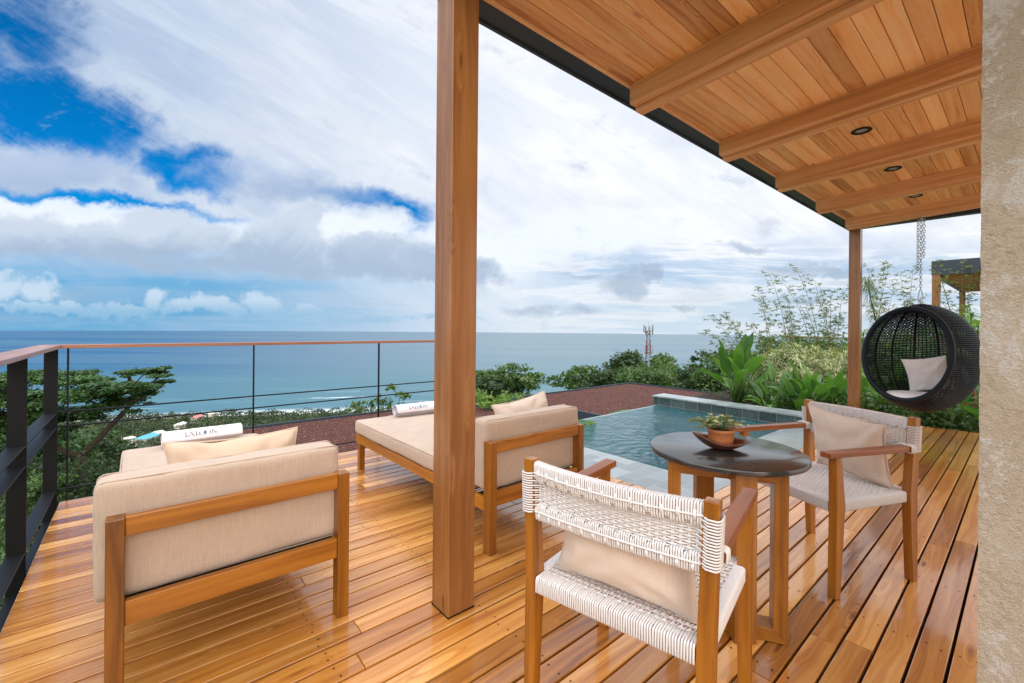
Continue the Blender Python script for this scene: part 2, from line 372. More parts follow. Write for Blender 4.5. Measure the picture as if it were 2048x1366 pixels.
def granite():
    m, g, b, _ = mat('black_granite'); P = g.node('ShaderNodeTexCoord').outputs['Object']
    vo = g.node('ShaderNodeTexVoronoi'); vo.inputs['Scale'].default_value = 420; g.put(vo.inputs['Vector'], P)
    sp = g.smooth(g.sep(vo.outputs['Color'])[0], .72, .95); n = g.noise(P, 260, 3, .6)
    c = g.mix(sp, g.mix(n, (.016, .015, .015), (.026, .024, .024)), (.06, .052, .05))
    g.put(b.inputs['Base Color'], c); b.inputs['Roughness'].default_value = .22; b.inputs['Specular IOR Level'].default_value = .8
    b.inputs['Coat Weight'].default_value = .35; b.inputs['Coat Roughness'].default_value = .05
    return m
M['granite'] = granite()
def stucco():
    m, g, b, _ = mat('beige_stucco'); P = g.node('ShaderNodeNewGeometry').outputs['Position']
    n1 = g.noise(P, 6, 8, .7, .8); n2 = g.noise(P, 55, 6, .65); n3 = g.noise(P, 190, 4, .6); n4 = g.noise(P, 2.2, 4, .6)
    base = g.mix(g.lin(n4, .3, .7), (.60, .50, .39), (.78, .70, .58)); base = g.mix(g.mul(g.smooth(n2, .45, .7), .6), base, (.46, .36, .25))
    wh = g.mul(g.smooth(g.add(n1, g.mul(g.sub(n2, .5), .5)), .51, .60), g.smooth(n3, .25, .50)); c = g.mix(wh, base, (.80, .77, .73))
    g.put(b.inputs['Base Color'], c); b.inputs['Roughness'].default_value = .92
    g.put(b.inputs['Normal'], g.bump(g.add(g.mul(n2, .8), g.add(g.mul(n3, .8), g.mul(n1, .5))), 1., .016))
    return m
M['stucco'] = stucco()
def stone(name, c1, c2, bx, by, rough=.4, axis='xy', wet=.5, mortar=(.30, .31, .30)):
    m, g, b, _ = mat(name); P = g.node('ShaderNodeNewGeometry').outputs['Position']; s = g.sep(P)
    v = g.xyz(s[0], s[1], 0.) if axis == 'xy' else g.xyz(s[1], s[2], 0.)
    br = g.node('ShaderNodeTexBrick'); g.put(br.inputs['Vector'], v); br.inputs['Scale'].default_value = 1.
    br.inputs['Brick Width'].default_value = bx; br.inputs['Row Height'].default_value = by; br.inputs['Mortar Size'].default_value = .0035; br.inputs['Mortar Smooth'].default_value = .1
    br.inputs['Color1'].default_value = (0, 0, 0, 1); br.inputs['Color2'].default_value = (1, 1, 1, 1); br.inputs['Mortar'].default_value = (.5, .5, .5, 1); br.offset = .5 if axis == 'xy' else 0.
    n = g.noise(P, 9, 6, .65, .5); n2 = g.noise(P, 60, 4, .6)
    t = g.add(g.mul(g.sep(br.outputs['Color'])[0], .55), g.mul(n, .5))
    c = g.mix(g.lin(t, .2, .85), c1, c2); c = g.mix(g.mul(br.outputs['Fac'], .8), c, mortar)
    g.put(b.inputs['Base Color'], c); g.put(b.inputs['Roughness'], g.lin(n, .3, .7, rough * .6, rough * 1.3)); b.inputs['Coat Weight'].default_value = wet; b.inputs['Coat Roughness'].default_value = .15
    g.put(b.inputs['Normal'], g.bump(g.sub(g.add(g.mul(n, .6), g.mul(n2, .25)), g.mul(br.outputs['Fac'], .8)), .35, .004))
    return m
M['stone'] = stone('grey_green_slate', (.20, .255, .285), (.40, .465, .49), .30, .15, mortar=(.40, .44, .46))
M['tile'] = stone('teal_slate_tile', (.010, .034, .043), (.070, .125, .135), .22, .15, axis='yz', rough=.3)
def water_pool():
    m, g, b, _ = mat('pool_water'); P = g.node('ShaderNodeNewGeometry').outputs['Position']
    a = g.noise(g.vm('MULTIPLY', P, (1.2, 1., 1)), 4.6, 5, .58, 1.0); c_ = g.noise(P, 11, 3, .5, .6)
    # ring ripples spreading from the inlet near the ledge corner
    q = g.vm('DISTANCE', P, (3.95, 2.45, 0), 1); ring = g.mul(g.m('SINE', g.mul(q, 46.)), g.smooth(q, 1.0, .1))
    h = g.add(g.add(a, g.mul(c_, .30)), g.mul(ring, .10))
    g.put(b.inputs['Base Color'], g.mix(g.noise(P, 1.1, 3, .5), (.003, .065, .090), (.014, .125, .155)))
    b.inputs['Roughness'].default_value = .03; b.inputs['IOR'].default_value = 1.33
    g.put(b.inputs['Normal'], g.bump(h, 1., .085))
    return m
M['pool'] = water_pool()
def gravel_mat():
    m, g, b, _ = mat('red_lava_gravel'); P = g.node('ShaderNodeNewGeometry').outputs['Position']
    vo = g.node('ShaderNodeTexVoronoi'); vo.inputs['Scale'].default_value = 26; g.put(vo.inputs['Vector'], P)
    r = g.sep(vo.outputs['Color'])[0]; n = g.noise(P, .8, 4, .6)
    c = g.ramp(r, [(.0, (.022, .006, .004)), (.5, (.080, .018, .012)), (.86, (.145, .038, .025)), (1., (.28, .16, .12))])
    c = g.mix(g.mul(n, .4), c, (.05, .014, .010)); g.put(b.inputs['Base Color'], c); b.inputs['Roughness'].default_value = .95
    g.put(b.inputs['Normal'], g.bump(g.sub(1., vo.outputs['Distance']), .8, .03))
    return m
M['gravel'] = gravel_mat()
def leafmat(name, dark, light, trans=.25, rough=.45, spec=.4, scale=.7):
    m, g, b, out = mat(name); P = g.node('ShaderNodeNewGeometry').outputs['Position']
    tone = g.node('ShaderNodeAttribute', attribute_name='tone').outputs['Fac']; n = g.noise(P, scale, 3, .5)
    c = g.mix(g.lin(g.add(g.mul(tone, .6), g.mul(n, .7)), .3, 1.), dark, light)
    g.put(b.inputs['Base Color'], c); b.inputs['Roughness'].default_value = rough; b.inputs['Specular IOR Level'].default_value = spec
    if trans:
        tr = g.node('ShaderNodeBsdfTranslucent'); g.put(tr.inputs[0], g.mix(1., c, (1.5, 1.7, .6), 'MULTIPLY')); mxs = g.node('ShaderNodeMixShader')
        mxs.inputs[0].default_value = trans; g.l.new(b.outputs[0], mxs.inputs[1]); g.l.new(tr.outputs[0], mxs.inputs[2]); g.l.new(mxs.outputs[0], out.inputs[0])
    return m
M['lf_tree'] = leafmat('raintree_leaf', (.020, .060, .018), (.095, .185, .060), scale=.5)
M['lf_dark'] = leafmat('dark_leaf', (.014, .036, .014), (.060, .105, .035), scale=.4)
M['lf_mid'] = leafmat('mid_leaf', (.028, .070, .020), (.12, .21, .062), scale=.4)
M['lf_lime'] = leafmat('lime_leaf', (.070, .150, .028), (.26, .40, .09), .35, scale=1.)
M['lf_far'] = leafmat('far_leaf', (.012, .034, .020), (.080, .120, .050), 0., rough=.8, scale=.02)
M['lf_bamboo'] = leafmat('bamboo_leaf', (.055, .095, .030), (.21, .27, .095), .3, scale=2)
M['lf_var'] = leafmat('variegated_leaf', (.12, .17, .06), (.58, .60, .34), .2, scale=3)
M['lf_banana'] = leafmat('broad_leaf', (.035, .115, .024), (.16, .34, .075), .32, rough=.32, spec=.5, scale=2.)
M['lf_pot'] = leafmat('pot_leaf', (.13, .17, .06), (.55, .55, .30), .15, scale=60)
M['bark'] = simple('bark', (.07, .052, .038), .9, 0., .6, 20, .3); M['cane'] = simple('cane', (.24, .19, .08), .6, 0., .2, 30, .3)
M['stalk'] = simple('pale_stalk', (.33, .24, .16), .8, 0., .3, 30, .3); M['gstalk'] = simple('green_stalk', (.09, .19, .035), .5, 0., .2, 30, .25)
M['redfl'] = simple('red_bract', (.70, .02, .02), .45); M['pinkfl'] = simple('pink_bract', (.65, .08, .12), .5); M['orfl'] = simple('orange_bract', (.85, .25, .03), .5)

# ------------------------------------------------------------------ terrain, sea
SEA_Z = -150.
def sl(s, l): return (FW.x * s + RT.x * l, FW.y * s + RT.y * l)
def coast(l): return 745. + .20 * max(l + 450, 0) + .25 * min(l + 450, 0)
def ridge(s, l):
    # hill on the right-hand side of the view
    a = max(0., min(1., (l - (-.02 * s + 3)) / (.13 * s + 4))); a = a * a * (3 - 2 * a)
    b = 1 - max(0., min(1., (s - 60) / 330)); b = b * b * (3 - 2 * b)
    return a * b
def ground_z(s, l):
    t = max(0., min(1., (s - 9) / 440.)); base = -4.6 - (-SEA_Z - 7) * (1 - (1 - t) ** 1.7)
    if s > 449: base = SEA_Z + 2.4
    c = coast(l); 
    if s > c - 30: base = SEA_Z + 2.4 - (s - c + 30) / 30. * 3.0
    base = max(base, SEA_Z - 8)
    r = ridge(s, l); top = -3.4 - .082 * s
    return base * (1 - r) + top * r if top > base else base
def build_land():
    ss = np.concatenate([np.arange(-60, 60, 4), np.arange(60, 600, 12), np.arange(600, 1150, 6)]); ls = np.concatenate([np.arange(-2600, -700, 60), np.arange(-700, 500, 12), np.arange(500, 1600, 50)])
    P = [[(*sl(s, l), ground_z(s, l) + (random.uniform(-.5, .5) if s > 30 else 0)) for l in ls] for s in ss]
    mb = MB(); mb.grid(P, len(ss), len(ls))
    m, g, b, _ = mat('hillside_soil'); X = g.node('ShaderNodeNewGeometry').outputs['Position']; z = g.sep(X)[2]
    n = g.noise(X, .05, 5, .6); c = g.mix(g.smooth(n, .4, .6), (.022, .045, .015), (.06, .085, .03))
    c = g.mix(g.smooth(z, SEA_Z + 1.9, SEA_Z + .8), c, (.42, .36, .27)); g.put(b.inputs['Base Color'], c); b.inputs['Roughness'].default_value = .95
    tag(mb.build('ground', m), kind='structure')
build_land()
def build_sea():
    mb = MB(); R = 14500.; rings = [0, 300, 900, 2000, 4000, 7000, 10000, R]; n = 96
    P = [[(r * cos(2 * pi * i / n), r * sin(2 * pi * i / n), SEA_Z) for r in rings[1:]] for i in range(n)]
    mb.grid(P, n, len(rings) - 1, closed_u=True); b0 = mb.addv([P[i][0] for i in range(n)]); mb.addf([tuple(range(n))], b0)
    m, g, b, _ = mat('sea_water'); X = g.node('ShaderNodeNewGeometry').outputs['Position']
    s = g.dot(X, tuple(FW)); l = g.dot(X, tuple(RT))
    cst = g.add(745., g.add(g.mul(g.m('MAXIMUM', g.add(l, 450.), 0.), .20), g.mul(g.m('MINIMUM', g.add(l, 450.), 0.), .25))); off = g.sub(s, cst)
    dist = g.vm('LENGTH', X, None, 1)
    near = g.smooth(off, 1500., 0.); nsw = g.noise(g.xyz(g.mul(s, .010), g.mul(l, .0016), 0), 1., 6, .6, .4)
    band = g.noise(g.xyz(g.mul(s, .0011), g.mul(l, .00018), 3.), 1., 4, .6, .3)
    left = g.smooth(l, 900., -2500.)
    deep_reflect = g.mix(g.smooth(g.m('DIVIDE', l, s), .1, -1.0), (.15, .215, .26), (.0, .080, .20)); deep_reflect = g.mix(g.mul(g.smooth(band, .4, .62), .45), deep_reflect, (.08, .17, .24))  # blue left, grey right: sky reflection put into the water's base colour
    c = g.mix(g.mul(near, .8), deep_reflect, (.065, .175, .22)); c = g.mix(g.mul(g.smooth(nsw, .5, .7), .3), c, (.12, .25, .30))
    # surf lines close to the beach
    fo = g.noise(g.xyz(g.mul(off, .030), g.mul(l, .0035), 7.), 1., 7, .65, .8); fo2 = g.noise(g.xyz(g.mul(off, .10), g.mul(l, .03), 1.), 1., 5, .6)
    band2 = g.m('MAXIMUM', g.smooth(off, 60., 8.), g.mul(g.smooth(off, 170., 60.), g.smooth(fo, .56, .64)))
    band2 = g.m('MAXIMUM', band2, g.mul(g.smooth(off, 330., 170.), g.smooth(fo, .63, .70)))
    fm = g.mul(band2, g.smooth(fo2, .30, .52)); c = g.mix(g.mul(fm, .9), c, (.80, .84, .86))
    g.put(b.inputs['Base Color'], c); g.put(b.inputs['Roughness'], g.add(.34, g.mul(fm, .5))); b.inputs['IOR'].default_value = 1.33; b.inputs['Specular IOR Level'].default_value = .10
    wv = g.add(g.noise(g.xyz(g.mul(s, .06), g.mul(l, .010), 0), 1., 6, .65, .5), g.mul(g.noise(X, .35, 4, .6), .35))
    g.put(b.inputs['Normal'], g.bump(wv, .55, 3.))
    tag(mb.build('sea', m), kind='structure')
build_sea()

# ------------------------------------------------------------------ deck
def build_deck():
    mb = MB(); pit = (4.41 - .189) / 43; rnd = random.Random(5)
    def row(y, x0, x1):
        x = x0; first = True
        while x < x1 - .01:
            L = rnd.uniform(.8, 3.0) if first else rnd.uniform(2.0, 3.4); first = False
            e = min(x1, x + L)
            if x1 - e < .5: e = x1
            dz = rnd.uniform(-.0006, .0006)
            mb.box(x, e - (.0015 if e < x1 else 0), y + .0048, y + pit - .0048, -.025 + dz, dz, axis=0, tone=rnd.random())
            x = e
    for k in range(-26, 43):
        y = .189 + pit * k
        row(y, -.422, 7.92 if k < 14 else 3.043)
        for j in range(-1, 13):
            xs = -.38 + .62 * j + .31
            if xs > (7.9 if k < 14 else 3.02) or y < -.6: continue
            for yy in (.026, pit - .026):
                px, py = xs + rnd.uniform(-.012, .012), y + yy + rnd.uniform(-.004, .004); b = mb.addv([(px + .0042 * cos(a * pi / 3), py + .0042 * sin(a * pi / 3), .0012) for a in range(6)])
                mb.addf([tuple(range(6))], b, 1)
    o = mb.build('deck_floor', [M['deck'], M['black']], bevel=.003, seg=2); tag(o, kind='structure')
    s = MB(); s.box(-.40, 7.9, -2.3, 1.55, -.34, -.045); s.box(-.40, 3.03, 1.55, 4.39, -.34, -.045)
    tag(s.build('deck_base', M['hidden']), kind='structure')
build_deck()
mb = MB(); mb.box(-.42, 9., -11, -2.42, -.04, -.002); tag(mb.build('bounce_floor', simple('pale_bounce', (.72, .68, .62), .6, 0, .05, 20, .05)), kind='structure')  # unseen pale floor behind the camera, added to bounce light onto the ceiling

# ------------------------------------------------------------------ pool
pool = empty('swimming_pool', (3.05, 1.565, 0), label='infinity pool with rippling teal water and grey slate ledge beside the deck', cat='pool')
def part(mb, name, m, parent, **k):
    """build in world coordinates and parent to an Empty keeping its place"""
    o = mb.build(name, m, parent, **k); o.matrix_parent_inverse = parent.matrix_world.inverted() if False else Matrix.Translation(-parent.location) if parent.rotation_euler.z == 0 else (Matrix.Translation(parent.location) @ Matrix.Rotation(parent.rotation_euler.z, 4, 'Z')).inverted()
    return o
mb = MB(); mb.box(3.05, 3.60, 1.567, 4.03, -.25, -.004); mb.box(3.60, 7.9, 1.567, 2.04, -.2501, -.0045); mb.box(3.60, 6.9, 3.955, 4.03, -.25, -.014)
part(mb, 'slate_ledge', M['stone'], pool, bevel=.004)
mb = MB(); n = 2; mb.grid([[(3.6, 2.04, -.012), (3.6, 3.99, -.0118)], [(6.55, 2.04, -.012), (6.55, 3.99, -.0118)]], 2, 2)
part(mb, 'pool_water', M['pool'], pool)
mb = MB(); mb.box(6.55, 6.86, 1.72, 4.05, -.24, .125); part(mb, 'raised_pool_wall', M['tile'], pool)
mb = MB(); mb.box(6.535, 6.88, 1.70, 4.07, .1255, .150); part(mb, 'coping', M['stone'], pool, bevel=.003)
mb = MB(); mb.box(3.05, 6.9, 4.031, 4.10, -1.6, -.05); mb.box(6.86, 6.90, 1.72, 4.03, -.9, .10); part(mb, 'outer_wall', M['tile'], pool)

# ------------------------------------------------------------------ railing
rl = empty('deck_railing', (-.47, 4.42, 0), label='dark steel deck railing with wooden handrail around the ocean corner', cat='railing')
for y in (3.316, 4.42, 2.15, .95, -.3):
    mb = MB(); mb.box(-.506, -.436, y - .005, y + .005, -.55, 1.078, tone=.5); part(mb, 'post', M['black'], rl, bevel=.001)
for x in (-.388, .771, 1.925, 3.03):
    mb = MB(); mb.box(x - .005, x + .005, 4.425, 4.449, -.25, 1.079); part(mb, 'thin_post', M['black'], rl)
for z in (.627, .522, .080):
    mb = MB(); mb.box(-.504, -.438, -2.4, 4.415, z - .004, z + .004); part(mb, 'flat_rail', M['black'], rl, bevel=.001)
    mb = MB(); mb.box(-.436, 3.03, 4.430, 4.444, z - .005, z + .005); part(mb, 'rod', M['black'], rl)
mb = MB(); mb.box(-.535, -.418, -2.4, 4.385, 1.079, 1.104); part(mb, 'handrail', M['rail'], rl, bevel=.003)
mb = MB(); mb.box(-.535, 3.06, 4.387, 4.485, 1.079, 1.104); part(mb, 'handrail', M['rail'], rl, bevel=.003)
mb = MB(); mb.box(-.5, -.424, -2.4, 4.5, -.36, -.12); part(mb, 'edge_beam', M['black'], rl)

# ------------------------------------------------------------------ pavilion
BX = (2.29, 3.49, 4.68, 5.92, 7.17)
def ceil_z(y): return 2.745 + .051 * (1.604 - y)
def build_pavilion():
    pv = empty('roofed_terrace_pavilion', (1.08, 1.67, 0), label='timber terrace roof with planked ceiling, dark steel edge and two square posts', cat='pavilion')
    for (x, y) in ((1.0155, 1.604), (8.0, 1.604)):
        mb = MB(); mb.box(x, x + .135, y, y + .135, 0.001, 2.752, axis=2, tone=.5); part(mb, 'post', M['post'], pv, bevel=.002)
        mb2 = MB(); mb2.box(x - .002, x + .137, y - .002, y + .137, .0005, .006); part(mb2, 'post_foot', M['black'], pv)
    mb = MB(); mb.box(.985, 8.15, 1.612, 1.745, 2.755, 3.03); part(mb, 'steel_edge', M['steel'], pv, bevel=.003)
    mb = MB(); mb.box(.985, 1.115, -2.6, 1.609, 2.757, 3.2); part(mb, 'steel_edge', M['steel'], pv, bevel=.003)
    mb = MB(); mb.box(8.03, 8.15, -2.6, 1.609, 2.757, 3.2); part(mb, 'steel_edge', M['steel'], pv, bevel=.003)
    mb = MB(); mb.box(1.0, 8.14, 1.738, 1.756, 2.742, 2.760); part(mb, 'drip_edge', M['steel'], pv)
    # ceiling boards, bay by bay
    mb = MB(); rnd = random.Random(3); pit = .0916; e = [1.117] + [b for b in BX] + [8.028]
    for i in range(6):
        x0 = e[i] + (.13 if i else 0); x1 = e[i + 1]
        y = 1.588
        while y > -2.6:
            ya, yb = y - pit + .0035, y
            c = []
            for k in range(8):
                yy = yb if k >> 1 & 1 else ya; c.append((x1 if k & 1 else x0, yy, ceil_z(yy) + (.02 if k >> 2 & 1 else 0)))
            mb.hexa(c, 0, rnd.random()); y -= pit
    part(mb, 'ceiling_boards', M['ceil'], pv, bevel=.002, seg=1)
    mb = MB(); c = [(8.13 if k & 1 else 1.0, 1.60 if k >> 1 & 1 else -2.6, ceil_z(1.6 if k >> 1 & 1 else -2.6) + (.16 if k >> 2 & 1 else .021)) for k in range(8)]; mb.hexa(c, 0); part(mb, 'roof_slab', M['steel'], pv)
    mb = MB(); mb.box(1.117, 8.028, 1.590, 1.610, 2.733, 2.775, axis=0); part(mb, 'edge_trim', M['beam'], pv, bevel=.002)
    for X in BX:
        mb = MB()
        def sl_(x0, x1, dz0, dz1, y1=1.600):
            c = [(x1 if k & 1 else x0, y1 if k >> 1 & 1 else -2.6, ceil_z(y1 if k >> 1 & 1 else -2.6) + (dz1 if k >> 2 & 1 else dz0)) for k in range(8)]
            mb.hexa(c, 1, .5)
        sl_(X, X + .062, -.113, .018); sl_(X + .064, X + .135, -.139, .0175); sl_(X + .0635, X + .136, -.104, -.096, 1.6005)
        sl_(X - .012, X - .0005, -.014, .018); 
        part(mb, 'roof_beam', M['beam'], pv, bevel=.0025)
    for (x, y) in ((4.196, .84), (5.394, .84), (6.66, .84)):
        z = ceil_z(y); mb = MB(); mb.lathe([(.045, .004), (.062, .002), (.066, -.004), (.060, -.008), (.044, -.006), (.040, .001)], 28, (x, y, z - .003))
        r = part(mb, 'downlight', M['black'], pv); l2 = MB(); l2.lathe([(.0005, -.002), (.028, -.004), (.034, -.001), (.040, .002)], 20, (x, y, z - .003))
        part(l2, 'lens', M['chainm'], pv)
        d = pv.children[-1]; mp = d.matrix_parent_inverse.copy(); d.parent = r; d.matrix_parent_inverse = Matrix.Identity(4)
    return pv
pav = build_pavilion()
wl = MB(); 
from mathutils import noise as mn
def build_wall():
    mb = MB(); ny, nz = 60, 150
    P = [[(1.749 + .0035 * (random.random() - .5), .088 - 2.2 * (i / ny) ** 1.6 if i else .088 + .0022 * mn.noise(Vector((0, 3, j * .45))) + .002 * mn.noise(Vector((7, 0, j * 1.7))), -.02 + 3.0 * j / nz) for j in range(nz + 1)] for i in range(ny + 1)]
    mb.grid(P, ny + 1, nz + 1); mb.box(1.757, 2.15, -2.2, .0825, -.02, 2.82)
    tag(mb.build('stucco_wall', M['stucco']), 'rough beige stucco wall with flaking white patches at the near edge', 'wall')
build_wall()

# neighbouring pavilion
def build_neighbour():
    nb = empty('neighbouring_pavilion', (15.1, 1.6, -.2), label='neighbouring timber pavilion with dark fascia beyond the hanging chair', cat='pavilion')
    X, Y = 15.1, 1.6
    mb = MB(); mb.box(X, X + .13, -8, Y, 2.66, 3.01); mb.box(X + .13, X + 7, Y - .13, Y - .001, 2.66, 3.01); part(mb, 'fascia', M['steel'], nb)
    mb = MB(); 
    for k in range(40): mb.box(X + .131, X + 7, Y - .14 - .2 * (k + 1) + .005, Y - .14 - .2 * k, 2.72 + .01 * k, 2.76 + .01 * k, axis=0)
    part(mb, 'soffit', M['ceil'], nb)
    for k in range(5):
        mb = MB(); mb.box(X + 1.0 + 1.25 * k, X + 1.13 + 1.25 * k, -8, Y - .14, 2.60, 2.72, axis=1); part(mb, 'roof_beam', M['beam'], nb)
    for x in (X, X + 6.6): 
        mb = MB(); mb.box(x, x + .15, Y - .16, Y - .01, -.3, 2.659, axis=2); part(mb, 'post', M['post'], nb)
build_neighbour()

# lower villas with red gravel roofs
def villa(name, x0, x1, y0, y1, z, label, zs=(0, 0, 0, 0)):
    v = empty(name, (x0, y0, z), label=label, cat='flat roof')
    c = [(x0, y0, z + zs[0]), (x1, y0, z + zs[1]), (x0, y1, z + zs[2]), (x1, y1, z + zs[3])]
    mb = MB(); n = 60
    P = [[None] * (n + 1) for _ in range(n + 1)]
    for i in range(n + 1):
        for j in range(n + 1):
            a, b_ = i / n, j / n; p = Vector(c[0]) * (1 - a) * (1 - b_) + Vector(c[1]) * a * (1 - b_) + Vector(c[2]) * (1 - a) * b_ + Vector(c[3]) * a * b_
            P[i][j] = (p.x, p.y, p.z + random.uniform(-.012, .012))
    mb.grid(P, n + 1, n + 1, sm=False); part(mb, 'gravel_bed', M['gravel'], v)
    mb = MB(); w = .07
    cc = [Vector(q) for q in (c[0], c[1], c[3], c[2])]
    for i in range(4):
        a, b_ = cc[i], cc[(i + 1) % 4]; d = (b_ - a).normalized(); mb.bar(a - d * w + Vector((0, 0, -.14)), b_ + d * (0 if i % 2 else w) + Vector((0, 0, -.14)), w, .42)
    part(mb, 'parapet', M['steel'], v)
    mb = MB(); mb.box(x0 + .2, x1 - .2, y0 + .2, y1 - .2, z - 3.6, z - .36); part(mb, 'wall', M['stucco'], v)
villa('villa_roof', 1.25, 10.62, 6.6, 15.9, -2.0, 'red gravel flat roof below the railing behind the two daybeds')
villa('villa_roof.001', 13.0, 22.3, 8.6, 15.4, -2.0, 'red gravel flat roof with black edging beyond the infinity pool')

# ------------------------------------------------------------------ soft furnishings
from mathutils import noise as mn
def rbox(mb, c, h, r=.03, n=14, puff=(0, 0, 0), wr=.0, M4=None, seed=0, mi_fn=None, wfreq=9.):
    """rounded, slightly stuffed box, half sizes h"""
    C = Vector(c); H = Vector(h)
    def face(ax, sg):
        a1, a2 = (ax + 1) % 3, (ax + 2) % 3
        n1, n2 = max(6, int(n)), max(6, int(n)); P = []
        def tt(i, n): # denser near the edges
            t = -1 + 2 * i / n; return math.copysign(1 - (1 - abs(t)) ** 1.6, t)
        for i in range(n1 + 1):
            row = []
            for j in range(n2 + 1):
                q = Vector((0, 0, 0)); q[ax] = sg * H[ax]; q[a1] = tt(i, n1) * H[a1]; q[a2] = tt(j, n2) * H[a2]
                core = Vector([max(-(H[k] - r), min(H[k] - r, q[k])) for k in range(3)]); d = q - core
                p = core + (d.normalized() * r if d.length > 1e-9 else d)
                u = [p[k] / H[k] for k in range(3)]
                for k in range(3):
                    o1, o2 = (k + 1) % 3, (k + 2) % 3
                    p[k] += math.copysign(1, u[k]) * abs(u[k]) ** 2 * puff[k] * (1 - u[o1] ** 2) * (1 - u[o2] ** 2)
                if wr: p += Vector(mn.noise_vector((p + Vector((seed, seed * 2, 0))) * wfreq)) * wr
                q = p + C; row.append(M4 @ q if M4 else q)
            P.append(row)
        if sg < 0: P = P[::-1]
        mb.grid(P, n1 + 1, n2 + 1, mi_fn(ax, sg) if mi_fn else 0)
    for ax in range(3):
        for sg in (-1, 1): face(ax, sg)
def piping(mb, c, h, r, z, ax=2, rad=.0035, M4=None):
    a1, a2 = (ax + 1) % 3, (ax + 2) % 3; pts = []
    for (s1, s2, a0) in ((1, 1, 0), (-1, 1, 90), (-1, -1, 180), (1, -1, 270)):
        for k in range(5):
            a = radians(a0 + k * 22.5); q = Vector((0, 0, 0)); q[ax] = z; q[a1] = s1 * (h[a1] - r) + r * cos(a) * 1.0; q[a2] = s2 * (h[a2] - r) + r * sin(a) * 1.0
            q += Vector(c); pts.append(M4 @ q if M4 else q)
    mb.tube(pts, rad, 5, closed=True)
def pillow_mb(w, h, t, seed=0, n=26, corner=.10):
    """pillow in its own plane: x across, z up, thickness along y"""
    mb = MB(); so = Vector((seed * 3.1, seed * 1.7, seed))
    for sg in (-1, 1):
        P = []
        for i in range(n + 1):
            row = []
            for j in range(n + 1):
                u = -1 + 2 * i / n; v = -1 + 2 * j / n; u = math.copysign(1 - (1 - abs(u)) ** 1.3, u); v = math.copysign(1 - (1 - abs(v)) ** 1.3, v)
                x = w / 2 * u * (1 - corner * (1 - v * v) * abs(u)); z = h / 2 * v * (1 - corner * (1 - u * u) * abs(v))
                th = t / 2 * ((1 - abs(u) ** 2.6) * (1 - abs(v) ** 2.6)) ** .55
                # creases running from the corners
                rr = abs(abs(u) - abs(v)); cr = sin(9 * (abs(u) - abs(v)) + 3 * mn.noise(so + Vector((u, v, 0)) * 2)) * .011 * (abs(u) * abs(v)) ** .6
                wv = mn.noise(so + Vector((x * 9, z * 9, sg))) * .016 + mn.noise(so + Vector((x * 22, z * 13, sg * 2))) * .007
                edge = (1 - u ** 8) * (1 - v ** 8)
                row.append((x + wv * .3, sg * (th + (cr + wv) * edge), z + wv * .4))
            P.append(row)
        if sg > 0: P = P[::-1]
        mb.grid(P, n + 1, n + 1)
    pts = []
    for i in range(4 * n):
        k, q = divmod(i, n); a = -1 + 2 * q / n; u, v = ((a, -1), (1, a), (-a, 1), (-1, -a))[k]
        pts.append((w / 2 * u * (1 - corner * (1 - v * v)) * 1.01, .001 * sin(i), h / 2 * v * (1 - corner * (1 - u * u)) * 1.01))
    mb.tube(pts, .0032, 5, closed=True)
    return mb

def make_daybed(loc, label, bc_shift):
    L = 1.96; W = .78
    t = empty('daybed', loc, label=label, cat='daybed', group='daybeds facing the ocean')
    w = .048
    for x in (0, W - w):
        m = MB(); m.box(x, x + w, 0, .062, 0, .618, axis=2); m.build('leg', M['teak'], t, bevel=.003)
        m = MB(); m.box(x, x + w, L - w - .05, L - .05, 0, .2275, axis=2); m.build('leg', M['teak'], t, bevel=.003)
    m = MB(); m.box(w, W - w, .006, .034, .555, .6195, axis=0, tone=.62); m.build('back_rail', M['teak'], t, bevel=.003)
    m = MB(); m.box(w, W - w, .010, .040, .258, .340, axis=0, tone=.55); m.build('lower_back_rail', M['teak'], t, bevel=.003)
    for x in (.003, W - .033):
        m = MB(); m.box(x, x + .030, .0625, L, .228, .300, axis=1); m.build('side_rail', M['teak'], t, bevel=.003)
    m = MB(); m.box(.034, W - .034, L - .03, L - .001, .2281, .2995, axis=0); m.build('end_rail', M['teak'], t, bevel=.003)
    m = MB()
    for k in range(13): m.box(.035, W - .035, .10 + k * .142, .16 + k * .142, .282, .2992, axis=0)
    m.box(.05, W - .05, .045, .10, .286, .3255); m.build('slat_base', M['hidden'], t)
    m = MB(); c = (W / 2, .19 + (L + .02 - .19) / 2, .362); h = (W / 2 + .004, (L + .02 - .19) / 2, .060)
    rbox(m, c, h, .032, 22, (0.004, .004, .010), .006, seed=3)
    mt = m.build('mattress', M['cream'], t); m = MB(); piping(m, c, (h[0] - .004, h[1] - .004, h[2]), .03, .050); m.build('piping', M['cream'], mt)
    m = MB(); c = (W / 2 + bc_shift, .125, .530); h = (W / 2 + .002, .068, .196)
    rbox(m, c, h, .024, 20, (.003, .005, .003), .005, seed=8)
    bc = m.build('back_cushion', M['cream'], t); m = MB(); piping(m, c, (h[0] - .002, h[1], h[2] - .0), .022, -.052, ax=1, rad=.003); piping(m, c, (h[0] - .002, h[1], h[2]), .022, .052, ax=1, rad=.003); m.build('piping', M['cream'], bc)
    bc.rotation_euler = (0, 0, 0)
    return t
make_daybed((-.080, 1.905, 0), 'teak daybed with cream mattress seen from behind at the railing corner', -.028)
make_daybed((1.465, 1.900, 0), 'teak daybed with cream mattress behind the square post next to the pool', .012)
def pillow(name, loc, rot, w, h, t, m, label, cat='pillow', seed=1, group=None):
    o = pillow_mb(w, h, t, seed).build(name, m); o.location = loc; o.rotation_euler = rot; tag(o, label, cat, group); return o
